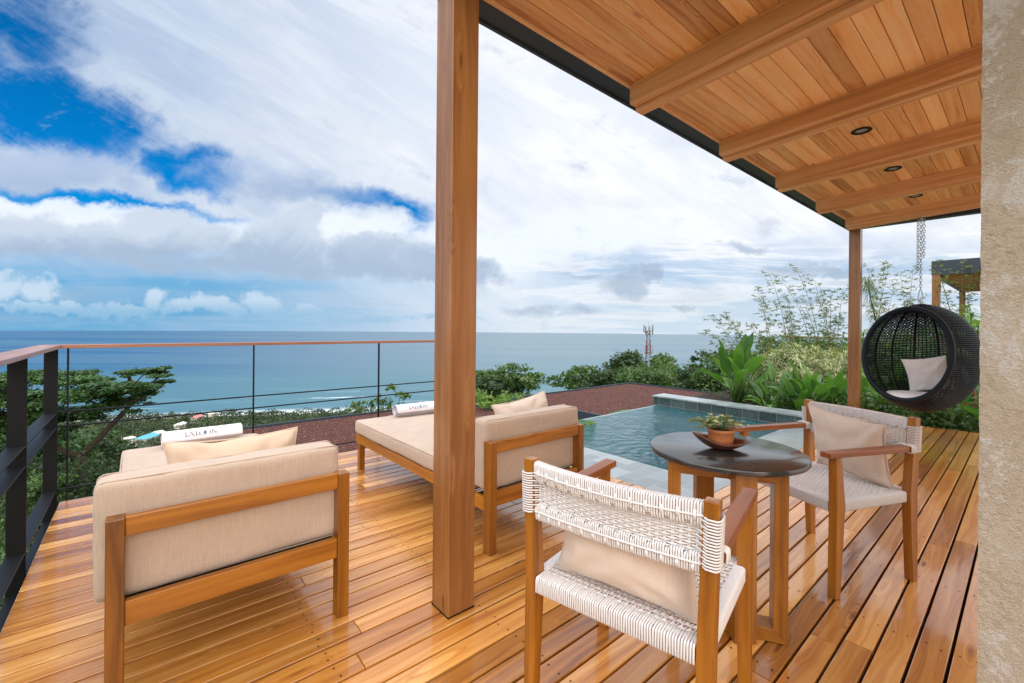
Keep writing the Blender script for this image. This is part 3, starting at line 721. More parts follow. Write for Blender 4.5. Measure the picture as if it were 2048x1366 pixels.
pillow('pillow', (.325, 2.215, .595), (radians(-18), 0, radians(-2)), .50, .36, .13, M['pillow'], 'crumpled beige pillow lying on the corner daybed behind its backrest', seed=2)
pillow('pillow', (2.02, 2.215, .60), (radians(-18), radians(-6), radians(2)), .50, .36, .13, M['pillow2'], 'pale linen pillow on the daybed next to the pool', seed=5)

# towels with the resort's lettering
def letters(mb, x, z0, hgt, pos):
    """serif capitals; pos(x, z) -> point on the towel"""
    st = hgt * .10; thin = hgt * .05
    def bar(xa, za, xb, zb, w, mi=0):
        n = 5; dx, dz = xb - xa, zb - za; L = math.hypot(dx, dz); nx, nz = -dz / L * w / 2, dx / L * w / 2
        P = [[pos(xa + dx * i / n + nx, za + dz * i / n + nz), pos(xa + dx * i / n - nx, za + dz * i / n - nz)] for i in range(n + 1)]; mb.grid(P, n + 1, 2, mi, sm=False)
    def ser(xc, z, w): bar(xc - w / 2, z, xc + w / 2, z, thin)
    def ring(xc, zc, rx, rz):
        n = 28; P = []
        for i in range(n + 1):
            a = 2 * pi * i / n; P.append([pos(xc + rx * cos(a), zc + rz * sin(a)), pos(xc + (rx - hgt * .075 * abs(cos(a)) - hgt * .03) * cos(a), zc + (rz - hgt * .045) * sin(a))])
        mb.grid(P, n + 1, 2, 0, sm=False)
    h = hgt; z1 = z0 + h
    def Lt(x): bar(x, z0, x, z1, st); ser(x, z0, h * .3); ser(x, z1, h * .3); bar(x, z0 + thin, x + h * .46, z0 + thin, thin * 1.3); bar(x + h * .46, z0, x + h * .46, z0 + h * .2, thin)
    Lt(x + .1 * h); x += .52 * h
    bar(x, z0, x + h * .36, z1, thin); bar(x + h * .36, z1, x + h * .74, z0, st); bar(x + h * .14, z0 + h * .36, x + h * .58, z0 + h * .36, thin); ser(x, z0, h * .22); ser(x + h * .74, z0, h * .26); x += 1.12 * h
    Lt(x); x += .98 * h
    ring(x, z0 + h / 2, h * .56, h * .54); ring(x + h * .66, z0 + h / 2, h * .56, h * .54)
    n = 12; P = []
    for i in range(n + 1):
        zz = -1 + 2 * i / n; hw = h * .19 * (1 - zz * zz) ** .7; P.append([pos(x + h * .33 - hw, z0 + h / 2 + zz * h * .40), pos(x + h * .33 + hw, z0 + h / 2 + zz * h * .40)])
    mb.grid(P, n + 1, 2, 1, sm=False)
    x += 1.42 * h; bar(x, z0, x, z1, thin * 1.3); bar(x, z1, x + h * .6, z0, st); bar(x + h * .6, z0, x + h * .6, z1, thin * 1.3); ser(x, z0, h * .22); ser(x + h * .6, z1, h * .22); ser(x, z1, h * .18)
def towel(loc, rz, L, r, label, tilt, seed):
    t = empty('rolled_towel', loc, rz, label, 'towel', 'rolled towels on the daybeds')
    mb = MB(); n = 40; m = 44; P = []; flat = .80
    def surf(x, a, k=0.):
        wob = 1 + .035 * mn.noise(Vector((x * 9 + seed, cos(a) * 1.5, sin(a) * 1.5))); rr = (r + k) * wob
        return (x, rr * cos(a), r * flat + rr * sin(a) * flat)
    for sname, m_, a0, a1 in (('roll', 'towel', 0, 1), ('stripe', 'stripe', 0, 1)):
        pass
    # spiral roll: outer wrap plus inner turns so the end shows its layers
    th0 = radians(-150); turns = 3.2; N = 120; P = []
    for i in range(N + 1):
        f = i / N; a = th0 - 2 * pi * turns * f; rad = r * (1 - .82 * f); row = []
        for j in range(17):
            x = -L / 2 + L * j / 16; wob = 1 + .05 * mn.noise(Vector((x * 8 + seed, cos(a) * 1.3, sin(a) * 1.3))); ex = (random.uniform(-.0015, .0015)) if j in (0, 16) else 0
            xx = x * (1 - .035 * f) + ex; row.append((xx, rad * wob * cos(a), r * flat + rad * wob * sin(a) * flat))
        P.append(row)
    b = mb.addv([p for row in P for p in row])
    for i in range(N):
        a = (th0 - 2 * pi * turns * (i + .5) / N); first = i < N / turns
        aa = math.degrees(a) % 360; mi = 1 if (first and 187 < aa < 232) else 0
        for j in range(16): mb.f.append(tuple(q + b for q in (i * 17 + j, (i + 1) * 17 + j, (i + 1) * 17 + j + 1, i * 17 + j + 1))); mb.mi.append(mi); mb.sm.append(True)
    o = mb.build('roll', [M['towel'], M['stripe']], t); 
    lg = MB(); hgt = r * .54
    def pos(x, z):
        a = radians(180) - (z / r); wob = 1 + .05 * mn.noise(Vector((x * 8 + seed, cos(a) * 1.3, sin(a) * 1.3))); f_ = ((th0 - a) % (2 * pi)) / (2 * pi * turns); rr = r * (1 - .82 * f_) * wob + .0022
        return (x, rr * cos(a), r * flat + rr * sin(a) * flat)
    letters(lg, -.5 * 4.85 * hgt + tilt, r * .28, hgt, pos); lg.build('lettering', [M['ink'], M['teal']], o)
    return t
towel((.345, 3.76, .424), radians(2), .46, .070, 'white rolled towel with taupe stripe and dark lettering on the corner daybed', -.015, 1)
towel((2.01, 3.74, .424), radians(-3), .45, .072, 'white rolled towel with dark lettering left of the square post, poolside daybed', -.02, 5)

# ------------------------------------------------------------------ woven chairs
def rloop(cx, cz, hx, hz, r=.006, n=3):
    pts = []
    for (sx, sz, a0) in ((1, 1, 0), (-1, 1, 90), (-1, -1, 180), (1, -1, 270)):
        for k in range(n): a = radians(a0 + k * 90 / (n - 1)); pts.append((cx + sx * (hx - r) + r * cos(a), cz + sz * (hz - r) + r * sin(a)))
    return pts
def legloft(m, secs):
    vs = []; gs = []; o = (random.uniform(0, 40), random.uniform(0, 9), random.uniform(0, 9)); run = 0
    for i, (c, wy, wx) in enumerate(secs):
        c = Vector(c)
        if i: run += (c - Vector(secs[i - 1][0])).length
        for (a, b_) in ((-1, -1), (1, -1), (1, 1), (-1, 1)): vs.append(c + Vector((a * wx / 2, b_ * wy / 2, 0))); gs.append((run + o[0], a * wx / 2 + o[1], b_ * wy / 2 + o[2]))
    b = m.addv(vs, gs, random.uniform(.35, .6)); n = len(secs)
    m.addf([(i * 4 + k, i * 4 + (k + 1) % 4, i * 4 + 4 + (k + 1) % 4, i * 4 + 4 + k) for i in range(n - 1) for k in range(4)] + [(3, 2, 1, 0), (n * 4 - 4, n * 4 - 3, n * 4 - 2, n * 4 - 1)], b)
def make_chair(loc, rz, label):
    t = empty('woven_armchair', loc, rz, label, 'armchair', 'woven armchairs at the round table')
    rnd = random.Random(4)
    zs = .452; HW = .268                                             # seat height, half width at legs
    for sy in (-1, 1):
        m = MB(); y = sy * HW; j = Vector((-.246, y, .43)); 
        legloft(m, [((-.262, y, 0), .040, .034), (j, .042, .052), ((-.252, y * 1.05, .820), .038, .036)])
        m.build('leg', M['teak'], t, bevel=.003)
        m = MB(); j = Vector((.246, y, .43)); legloft(m, [((.262, y, 0), .040, .034), (j, .042, .054), ((.262, y, .657), .040, .036)])
        m.build('leg', M['teak'], t, bevel=.003)
        m = MB(); m.bar((-.232, y * 1.035, .668), (.325, y, .672), .052, .026, tone=.6); m.build('armrest', M['teak2'], t, bevel=.004)
        m = MB()
        for k in range(5):
            x = -.222 + .0066 * k; pts = [(x, y * 1.035 + a, .668 + b) for a, b in rloop(0, 0, .031, .017)]; m.tube(pts, .0033, 5, closed=True)
        m.build('arm_binding', M['cord'], t)
    # seat: four rails wrapped with cord, woven field between them
    m = MB(); x0, x1, w = -.274, .274, .272; wy = .243; xa, xb = -.214, .214; zs = .446
    m.box(x0 + .004, x0 + .030, -wy, wy, zs - .042, zs - .006, axis=1); m.box(x1 - .030, x1 - .004, -wy, wy, zs - .042, zs - .006, axis=1)
    m.box(xa, xb, -w + .004, -w + .028, zs - .042, zs - .006, axis=0); m.box(xa, xb, w - .028, w - .004, zs - .042, zs - .006, axis=0)
    m.build('seat_frame', M['teak'], t)
    m = MB(); r = .0032
    n = int(2 * wy / .0074)
    for xe, s in ((x0 + .017, -1), (x1 - .017, 1)):
        for k in range(n + 1):
            y = -wy + 2 * wy * k / n; ext = .022 if k % 8 < 4 else .012; lean = rnd.uniform(-.0005, .0005)
            pts = [(xe + (a if a * s > 0 else a * (1 + ext / .018)), y + lean * (1 if b > 0 else -1), zs - .025 + b) for a, b in rloop(0, 0, .0175, .0245)]; m.tube(pts, r, 6, closed=True)
    n = int((xb - xa) / .0074)
    for sy in (-1, 1):
        for k in range(n + 1):
            x = xa + (xb - xa) * k / n
            pts = [(x + rnd.uniform(-.0006, .0006), sy * (w - .016) + a, zs - .025 + b) for a, b in rloop(0, 0, .0165, .0245)]; m.tube(pts, r, 6, closed=True)
    m.build('seat_binding', M['cord'], t)
    m = MB(); nx = 22; ny = 46
    for k in range(ny):                                             # cords running front to back
        y = -w + .016 + (2 * w - .032) * (k + .5) / ny; pts = []
        for i in range(2 * nx + 1):
            x = x0 + .02 + (x1 - x0 - .04) * i / (2 * nx); pts.append((x, y, zs - .004 + (.0034 * (1 if (i // 2 + k) % 2 else -1) if i % 2 else 0)))
        m.tube(pts, .0029, 4, cap=False)
    for k in range(nx):                                             # paired cords across
        for o in (-.0033, .0033):
            x = x0 + .02 + (x1 - x0 - .04) * (k + .5) / nx + o; pts = [(x, -w + .01, zs - .008)]
            for i in range(ny):
                pts.append((x, -w + .016 + (2 * w - .032) * (i + .5) / ny, zs - .004 - (.0030 if (k + i) % 2 else -.0030)))
            pts.append((x, w - .01, zs - .008)); m.tube(pts, .0029, 4, cap=False)
    m.build('woven_seat', M['cord'], t)
    # curved woven back
    def back(u, z, off=0.):
        f = (z - .43) / .39; bow = (.010 + .030 * (z - .63) / .18) * (1 - u * u); return Vector((-.250 - bow - off, .252 * u * (1 + .05 * f), z))
    m = MB()
    for zc, hh in ((.788, .020), (.648, .016)):
        P = [back(-1 + 2 * i / 18, zc) for i in range(19)]
        for i in range(18): m.bar(P[i], P[i + 1], .020, hh * 2 - .006, tone=.5)
        m.build('back_frame', M['teak'], t); m = MB()
    m = MB(); n = 76
    for zc, hh, s in ((.786, .0240, 1), (.648, .0200, -1)):
        for k in range(n + 1):
            u = -.995 + 1.99 * k / n; c = back(u, zc); ext = .010 if k % 7 < 5 else .002
            pts = []
            for a, b in rloop(0, 0, .0145, hh): pts.append((c.x + a, c.y + rnd.uniform(-.0005, .0005), c.z + (b if b * s > 0 else b * (1 + ext / hh))))
            m.tube(pts, .0030, 6, closed=True)
    # locking strands across the wraps
    for zc, hh in ((.786, .0240), (.648, .0200)):
        for k in range(13):
            u = -.92 + 1.84 * k / 12
            for o in (-.006, .006): m.tube([back(u + o, zc - hh, .0155), back(u + o, zc - hh * .3, .0195), back(u + o, zc + hh * .2, .0165)], .0028, 5)
    for z in (.779, .655):
        m.tube([back(-1 + 2 * i / 60, z, .0178) for i in range(61)], .0028, 5)
    m.build('back_binding', M['cord'], t)
    m = MB(); rows = 17; cols = 24
    for k in range(rows):
        for o in (0,):
            z = .648 + (.780 - .648) * (k + .5) / rows; pts = []
            for s_ in (1,):
                f_ = (z - .43) / .39; px_ = -.250; w_ = HW * (1 + .05 * f_) + .0225; pts += [Vector((px_ + .030, -w_ + .03, z)), Vector((px_ + .028, -w_ + .002, z)), Vector((px_ + .018, -w_ - .002, z)), Vector((px_ - .020, -w_ - .002, z)), Vector((px_ - .029, -w_ + .004, z)), Vector((px_ - .030, -w_ + .026, z))]
                for i in range(cols + 1):
                    u = -.94 + 1.88 * i / cols; pts.append(back(u, z, (.0034 if (i + k) % 2 else -.0034)))
                pts += [Vector((px_ - .030, w_ - .026, z)), Vector((px_ - .029, w_ - .004, z)), Vector((px_ - .020, w_ + .002, z)), Vector((px_ + .018, w_ + .002, z)), Vector((px_ + .028, w_ - .002, z)), Vector((px_ + .030, w_ - .03, z))]
            m.tube(pts, .0028, 5)
    for i in range(cols + 1):
        u = -.94 + 1.88 * i / cols
        for o in (-.007, .007):
            m.tube([back(u + o, z) for z in (.64, .69, .74, .79)], .0027, 4)
    m.build('woven_back', M['cord'], t)
    return t
C1 = (1.299, .842, 0); R1 = radians(11.7); C2 = (2.839, .730, 0); R2 = radians(156.7)
ch1 = make_chair(C1, R1, 'white woven armchair nearest the camera with its back turned, wooden frame')
ch2 = copy_tree(ch1); ch2.location = C2; ch2.rotation_euler = (0, 0, R2); ch2['label'] = 'white woven armchair facing the camera across the table, beige pillow on it'
def on_chair(C, R, p): return (C[0] + p[0] * cos(R) - p[1] * sin(R), C[1] + p[0] * sin(R) + p[1] * cos(R), p[2])
pillow('pillow', on_chair(C1, R1, (-.165, -.01, .600)), (radians(-9), 0, R1 - pi / 2), .45, .300, .17, M['pillow2'], 'pale beige pillow inside the near armchair, showing below its woven back', seed=9)
pillow('pillow', on_chair(C2, R2, (-.150, .035, .625)), (radians(-17), radians(-4), R2 - pi / 2), .41, .375, .14, M['pillow2'], 'square pale beige pillow leaning on the far armchair', seed=14)

# ------------------------------------------------------------------ round table
def make_table():
    cx, cy = 2.04, .895; t = empty('round_table', (cx, cy, 0), label='round side table with polished black granite top on crossed teak frames', cat='table')
    m = MB(); R = .326; prof = [(.0005, .686), (R - .006, .686), (R - .002, .688), (R, .692), (R, .704), (R - .002, .708), (R - .005, .710), (.0005, .710)]
    m.lathe(prof, 96); m.sm = [False if False else True] * len(m.sm); o = m.build('table_top', M['granite'], t)
    o.modifiers.new('es', 'EDGE_SPLIT').split_angle = radians(35)
    def frame(p, q, tone):
        p = Vector((p[0] - cx, p[1] - cy, 0)); q = Vector((q[0] - cx, q[1] - cy, 0)); d = (q - p).normalized(); sd = Vector((-d.y, d.x, 0)); W = .085; T = .052; L = (q - p).length + T
        o_ = (p + q) / 2; lo, hi = .0015, .6855
        def X(a, b, z): return o_ + d * a + sd * b + Vector((0, 0, z))
        def quadbar(name, pts_in, pts_out, axis):
            # pts: two ends, outer and inner edges (mitred)
            (a0, z0), (a1, z1) = pts_out; (b0, y0), (b1, y1) = pts_in
            c = [X(a0, -W / 2, z0), X(a1, -W / 2, z1), X(a0, W / 2, z0), X(a1, W / 2, z1), X(b0, -W / 2, y0), X(b1, -W / 2, y1), X(b0, W / 2, y0), X(b1, W / 2, y1)]
            mb = MB(); mb.hexa(c, 0, tone + random.uniform(-.15, .15)); mb.build(name, M['teak'], t, bevel=.002)
        h = L / 2
        quadbar('leg', [(-h + T, lo + T), (-h + T, hi - T)], [(-h, lo), (-h, hi)], 0)
        quadbar('leg', [(h - T, hi - T), (h - T, lo + T)], [(h, hi), (h, lo)], 0)
        quadbar('cross_bar', [(-h + T, hi - T), (h - T, hi - T)], [(-h, hi), (h, hi)], 0)
        quadbar('floor_bar', [(h - T, lo + T), (-h + T, lo + T)], [(h, lo), (-h, lo)], 0)
    frame((1.990, .655), (1.795, 1.005), .6)
    frame((1.862, .742), (2.165, 1.055), .45)
make_table()
def make_bowl():
    m = MB(); n, k = 48, 10; P = []
    for i in range(n):
        a = 2 * pi * i / n; row = []
        for j in range(k + 1):
            f = j / k; ex = .100 * (1 + .20 * abs(cos(a)) ** 8); ey = .080
            lift = .026 + .012 * abs(cos(a)) ** 3 + (.030 * max(0, -cos(a)) ** 2) + .010 * abs(sin(a))
            row.append((ex * f * cos(a), ey * f * sin(a), .004 + lift * f ** 2.2))
        P.append(row)
    m.grid(P, n, k + 1, closed_u=True); o = m.build('leaf_bowl', M['bowl']); s = o.modifiers.new('t', 'SOLIDIFY'); s.thickness = .008; s.offset = 1
    o.location = (2.020, .905, .7105); o.rotation_euler = (0, 0, math.atan2(RT.y, RT.x) - radians(8)); tag(o, 'dark carved wooden leaf bowl on the granite table top', 'bowl')
make_bowl()
def make_pot():
    t = empty('potted_plant', (2.035, .913, .7195), label='small variegated plant in a terracotta pot standing in the wooden bowl', cat='plant')
    m = MB(); m.lathe([(.0005, .0), (.040, .0), (.050, .012), (.0545, .035), (.0545, .062), (.057, .064), (.057, .078), (.053, .0785), (.050, .070), (.0005, .066)], 40); o = m.build('pot', M['terracotta'], t)
    m = MB(); m.lathe([(.0005, .0695), (.0495, .0695)], 24); m.build('soil', M['soil'], o)
    Q = []; T_ = []; st = MB(); r = random.Random(12)
    for k in range(34):
        a = r.uniform(0, 2 * pi); R = r.uniform(.03, .135); H = .080 + r.uniform(.015, .065) * (1.2 - R / .16); p0 = Vector((.02 * cos(a), .02 * sin(a), .068)); p2 = Vector((R * cos(a), R * sin(a), H)); p1 = (p0 + p2) / 2 + Vector((0, 0, .022))
        st.tube([p0, p1, p2], .0012, 4)
        for q in range(6):
            f = .35 + .65 * q / 5; c = p0 * (1 - f) ** 2 + p1 * 2 * f * (1 - f) + p2 * f * f; d = Vector((cos(a + r.uniform(-1.6, 1.6)), sin(a + r.uniform(-1.6, 1.6)), r.uniform(-.3, .3))).normalized(); n_ = Vector((r.uniform(-.5, .5), r.uniform(-.5, .5), 1)).normalized(); s_ = d.cross(n_).normalized(); Ls = r.uniform(.020, .034)
            tip = c + d * Ls; mid = c + d * Ls * .5; W = Ls * .42; up = n_ * .003; tone = r.random()
            for sg in (-1, 1): 
                Q.append([c, mid + s_ * W * sg + up, mid + d * Ls * .25 + s_ * W * .7 * sg + up, tip]); T_.append(tone)
                Q.append([c, mid + s_ * W * sg + up, mid, mid]) if False else None
    quads_mesh('leaves', np.array([[list(v) for v in q] for q in Q]), M['lf_pot'], t, tone=np.array(T_)); st.build('stems', M['gstalk'], t)
make_pot()

# ------------------------------------------------------------------ hanging egg chair
def make_swing():
    C = Vector((7.25, .862, .930)); A, B_, H = .530, .530, .645
    t = empty('hanging_egg_chair', (7.25, .862, 1.6), label='dark wicker hanging egg chair on a chain under the terrace roof', cat='hanging chair')
    toc = Vector((-C.x, -C.y, 0)).normalized(); face = Matrix.Rotation(radians(-29), 3, 'Z') @ toc; face = (face + Vector((0, 0, .13))).normalized()
    cosO = .52
    def inside(d): return d.dot(face) > cosO
    def sp(th, ph, k=1.): # th polar from top
        return C + Vector((A * sin(th) * cos(ph), B_ * sin(th) * sin(ph), H * cos(th))) * k
    def runs(fn, N):
        out = []; cur = []
        for i in range(N + 1):
            p, d = fn(i / N)
            if inside(d): 
                if len(cur) > 1: out.append(cur)
                cur = []
            else: cur.append(p)
        if len(cur) > 1: out.append(cur)
        return out
    m = MB(); NR = 88
    for k in range(1, NR):
        th = pi * k / NR
        if .06 < k / NR < .085: continue
        r_ = sin(th); N = max(16, int(150 * r_))
        def fn(f, th=th, k=k, N=N):
            ph = 2 * pi * f; d = Vector((sin(th) * cos(ph), sin(th) * sin(ph), cos(th))); w = 1 + .006 * (1 if (int(round(f * N)) + k) % 2 else -1); return sp(th, ph, w), d
        for rn in runs(fn, N): m.tube(rn, .0084, 4, cap=False)
    for k in range(84):
        ph = 2 * pi * k / 84
        def fn(f, ph=ph):
            th = pi * (.09 + .89 * f); return sp(th, ph), Vector((sin(th) * cos(ph), sin(th) * sin(ph), cos(th)))
        for rn in runs(fn, 44): m.tube(rn, .0042, 4, cap=False)
    part(m, 'woven_shell', M['wicker'], t)
    m = MB()
    for k in range(14):
        ph = 2 * pi * (k + .5) / 14
        def fn(f, ph=ph):
            th = pi * (.075 + .88 * f); return sp(th, ph, .982), Vector((sin(th) * cos(ph), sin(th) * sin(ph), cos(th)))
        for rn in runs(fn, 40): m.tube(rn, .013, 6)
    m.tube([sp(.26, 2 * pi * i / 30, .985) for i in range(30)], .014, 6, closed=True); m.tube([sp(.10, 2 * pi * i / 16, .99) for i in range(16)], .012, 6, closed=True)
    m.tube([C + Vector((.04 * cos(a), .04 * sin(a), H + .0)) for a in (0, 1, 2, 3, 4, 5)], .01, 6, closed=True)
    part(m, 'frame_ribs', M['wicker'], t)
    m = MB(); e1 = face.cross(Vector((0, 0, 1))).normalized(); e2 = e1.cross(face).normalized(); so = sqrt(1 - cosO ** 2)
    SV = Vector((A, B_, H)); rim = [C + Matrix.Diagonal(SV) @ (face * cosO + (e1 * cos(a) + e2 * sin(a)) * so) for a in [2 * pi * i / 72 for i in range(72)]]
    m.tube(rim, .030, 12, closed=True)
    for k in range(260):                                            # wrapped strand on the rim
        i = 72 * k / 260; a = 2 * pi * k / 260; c = C + Matrix.Diagonal(SV) @ (face * cosO + (e1 * cos(a) + e2 * sin(a)) * so); rad = (e1 * cos(a) + e2 * sin(a)); tg = (-e1 * sin(a) + e2 * cos(a)) * .006
        m.tube([c + (rad * cos(b) + face * sin(b)) * .031 + tg * cos(b) for b in [2 * pi * q / 8 for q in range(8)]], .0035, 4, closed=True)
    part(m, 'rim', M['wicker'], t)
    # chain, carabiner
    ztop = ceil_z(.86) - .14; zb = C.z + H
    m = MB()
    def link(p, rot, ln=.027, r=.0036):
        pts = []
        for i in range(14):
            a = 2 * pi * i / 14; x = ln * .42 * cos(a); z = ln * .5 * sin(a) + (ln * .22 if sin(a) > 0 else -ln * .22); pts.append((p[0] + x * cos(rot), p[1] + x * sin(rot), p[2] + z))
        m.tube(pts, r, 5, closed=True)
    z = zb + .20; k = 0
    while z < ztop - .01: link((C.x, C.y, z), (k % 2) * pi / 2 + .4); z += .034; k += 1
    z = zb + .44; k = 0
    while z < ztop - .02:
        link((C.x - .020 * FW.y, C.y + .026, z), (k % 2) * pi / 2 + .8); 
        if z > zb + .55: link((C.x + .016, C.y - .024, z + .01), (k % 2) * pi / 2 + .2)
        z += .034; k += 1
    m.tube([(C.x + .022 * cos(a), C.y + .022 * sin(a), ztop + .006) for a in [2 * pi * i / 12 for i in range(12)]], .006, 6, closed=True)
    m.tube([(C.x, C.y, ztop + .0), (C.x, C.y, ztop - .03)], .006, 6)
    part(m, 'chain', M['chainm'], t)
    m = MB(); m.tube([C + Vector((RT.x * a, RT.y * a, H + b)) for a, b in ((0, .185), (-.014, .175), (-.018, .15), (-.030, .09), (-.026, .065), (0, .05), (.026, .065), (.030, .09), (.018, .15), (.014, .175))], .0055, 6, closed=True)
    m.tube([C + Vector((.018 * cos(a), 0, H + .03 + .026 * sin(a))) for a in [2 * pi * i / 12 for i in range(12)]], .005, 6, closed=True)
    part(m, 'carabiner', M['chainm'], t)
    # cushions inside
    m = MB(); P = []; 
    for i in range(40):
        a = 2 * pi * i / 40; row = []
        for (rr, zz) in ((.0, .10), (.20, .102), (.30, .095), (.345, .07), (.352, .045), (.32, .015), (.0, .01)): row.append((rr * cos(a) * .98, rr * sin(a), zz + .006 * mn.noise(Vector((rr * 5, a, 0)))))
        P.append(row)
    m.grid(P, 40, 7, closed_u=True); o = m.build('seat_cushion', M['greycush']); o.location = (C.x + toc.x * -.02, C.y, C.z - .53); o.rotation_euler = (0, 0, 0)
    tag(o, 'round pale grey seat cushion in the bottom of the hanging egg chair', 'cushion')
    fz = math.atan2(face.y, face.x)
    side = face.cross(Vector((0, 0, 1))).normalized()
    p = C + Vector((RT.x, RT.y, 0)) * .11 + Vector((FW.x, FW.y, 0)) * .02 + Vector((0, 0, -.20))
    q = pillow('pillow', p, (radians(-16), radians(10), math.atan2(toc.y, toc.x) - pi / 2 - radians(6)), .40, .43, .12, M['greycush'], 'pale grey square pillow inside the hanging egg chair', seed=21)
make_swing()

# ------------------------------------------------------------------ vegetation
def pt(px, py, s):
    """world point seen at bearing px, height py of the survey photograph, s metres ahead"""
    yu = py - .0163 * (px - 1024); l = (px - 1024) / 878 * s; x, y = sl(s, l)
    return Vector((x, y, 1.25 + (656 - yu) / 878 * s))
def sl_of(p): return p.x * FW.x + p.y * FW.y, p.x * RT.x + p.y * RT.y
def clump_leaves(c, r, n, size, flat=.35, upb=1.2, shell=.55, asp=.45):
    d = unit(RNG.normal(size=(n, 3))); k = RNG.random(n)[:, None] ** shell
    # broken outline: thin the cloud with a lumpy radius
    lump = 1 + .28 * np.sin(d[:, :1] * 5 + c[0] * 3) * np.cos(d[:, 1:2] * 6 + c[1] * 2)
    P = np.array(c) + d * k * lump * np.array([r, r, r * flat])
    return leaf_quads(P, size, asp, upb)
def limb(mb, a, b, r0, r1, sag=.15, seed=0):
    a, b = Vector(a), Vector(b); L = (b - a).length; n = 7; pts = []; rad = []
    for i in range(n + 1):
        f = i / n; p = a.lerp(b, f); w = Vector(mn.noise_vector(p * .8 + Vector((seed, 0, 0)))) * L * .06 * sin(pi * f); p = p + w + Vector((0, 0, -L * sag * sin(pi * f) * .5)); pts.append(p); rad.append(r0 * (1 - f) + r1 * f)
    mb.tube(pts, r0, 7, radii=rad)
def tree(name, clumps, base, size, per, m, label, group=None, flat=.35, upb=1.2, r0=.22, sub=0, asp=.45, cat='tree', fork_at=None):
    """clumps: (point, radius); base: foot of the trunk"""
    t = empty(name, tuple(base), label=label, cat=cat, group=group); B = Vector(base); Q = []; mb = MB()
    cen = sum((Vector(c) for c, _ in clumps), Vector()) / len(clumps); fork = B.lerp(cen, .62); fork.z = min(fork.z, min(c[2] for c, _ in clumps) + .2 * abs(cen.z - B.z))
    limb(mb, B, fork, r0, r0 * .7, 0, 1)
    if fork_at is not None: fork = Vector(fork_at); mb = MB(); limb(mb, B, fork, r0, r0 * .8, 0, 1)
    clumps = sorted(clumps, key=lambda q: (Vector(q[0]) - fork).length); nodes = [(fork, r0 * .6)]
    for i, (c, r) in enumerate(clumps):
        Q.append(clump_leaves(tuple(c), r, int(per * r * r) + 12, size, flat, upb, asp=asp))
        e = Vector(c) - Vector((0, 0, r * flat * .5)); pn = min(nodes, key=lambda q: (q[0] - e).length + (0 if q[0] is fork else .35 * (q[0] - fork).length)); rn_ = max(pn[1] * .72, r0 * .06)
        limb(mb, pn[0], e, pn[1] * .8, rn_ * .8, .08, i); nodes.append((e, rn_))
        for k in range(sub):
            a = random.uniform(0, 2 * pi); rr = r * random.uniform(.8, 1.25); c2 = Vector(c) + Vector((cos(a) * rr, sin(a) * rr, random.uniform(-.3, .25) * r)); r2 = r * random.uniform(.3, .5)
            Q.append(clump_leaves(tuple(c2), r2, int(per * r2 * r2 * 1.3) + 8, size, flat, upb, asp=asp)); limb(mb, Vector(c) - Vector((0, 0, r * flat * .5)), c2, r0 * .08, r0 * .03, .1, k)
    V = np.concatenate(Q) - np.array(base)
    quads_mesh('crown', V, m, t)
    for i, v in enumerate(mb.v): mb.v[i] = (v[0] - base[0], v[1] - base[1], v[2] - base[2])
    mb.build('trunk', M['bark'], t); return t
def gbase(p, dz=0.):
    s, l = sl_of(p); return (p.x, p.y, ground_z(s, l) - .3 + dz)

# spreading rain tree beyond the left-hand railing
cl = []
for (px, py, r, s) in ((-40, 770, 1.5, 15), (20, 748, 1.3, 14.5), (70, 738, 1.1, 15), (125, 741, 1.0, 15.5), (150, 752, 1.0, 14), (185, 748, .7, 14.6), (205, 758, .6, 14), (258, 735, .55, 14.6), (290, 733, .62, 14.2), (318, 742, .5, 14.5), (335, 752, .35, 14.3),
                       (0, 790, 1.5, 14), (60, 785, 1.3, 13.5), (110, 778, 1.2, 14.5), (165, 780, 1.2, 14), (215, 775, 1.0, 14.4), (255, 765, .8, 14), (290, 762, .7, 14.4), (40, 820, 1.5, 14), (105, 822, 1.2, 13.6), (170, 812, 1.2, 14), (225, 800, .9, 14.2), (268, 790, .6, 14.2), (300, 775, .5, 14), (0, 850, 1.5, 13.5), (80, 858, 1.1, 14.4), (20, 890, 1.4, 13.8)):
    cl.append((pt(px, py + 4, s + random.uniform(-1.2, 1.2)), r * .70))
base = pt(95, 1010, 14.2); tree('rain_tree', cl, (base.x, base.y, -12.5), .115, 2300, M['lf_tree'], 'spreading rain tree with layered flat crown beyond the left end of the railing', flat=.24, upb=2.4, r0=.20, sub=4, asp=.55, fork_at=pt(165, 905, 14.2))
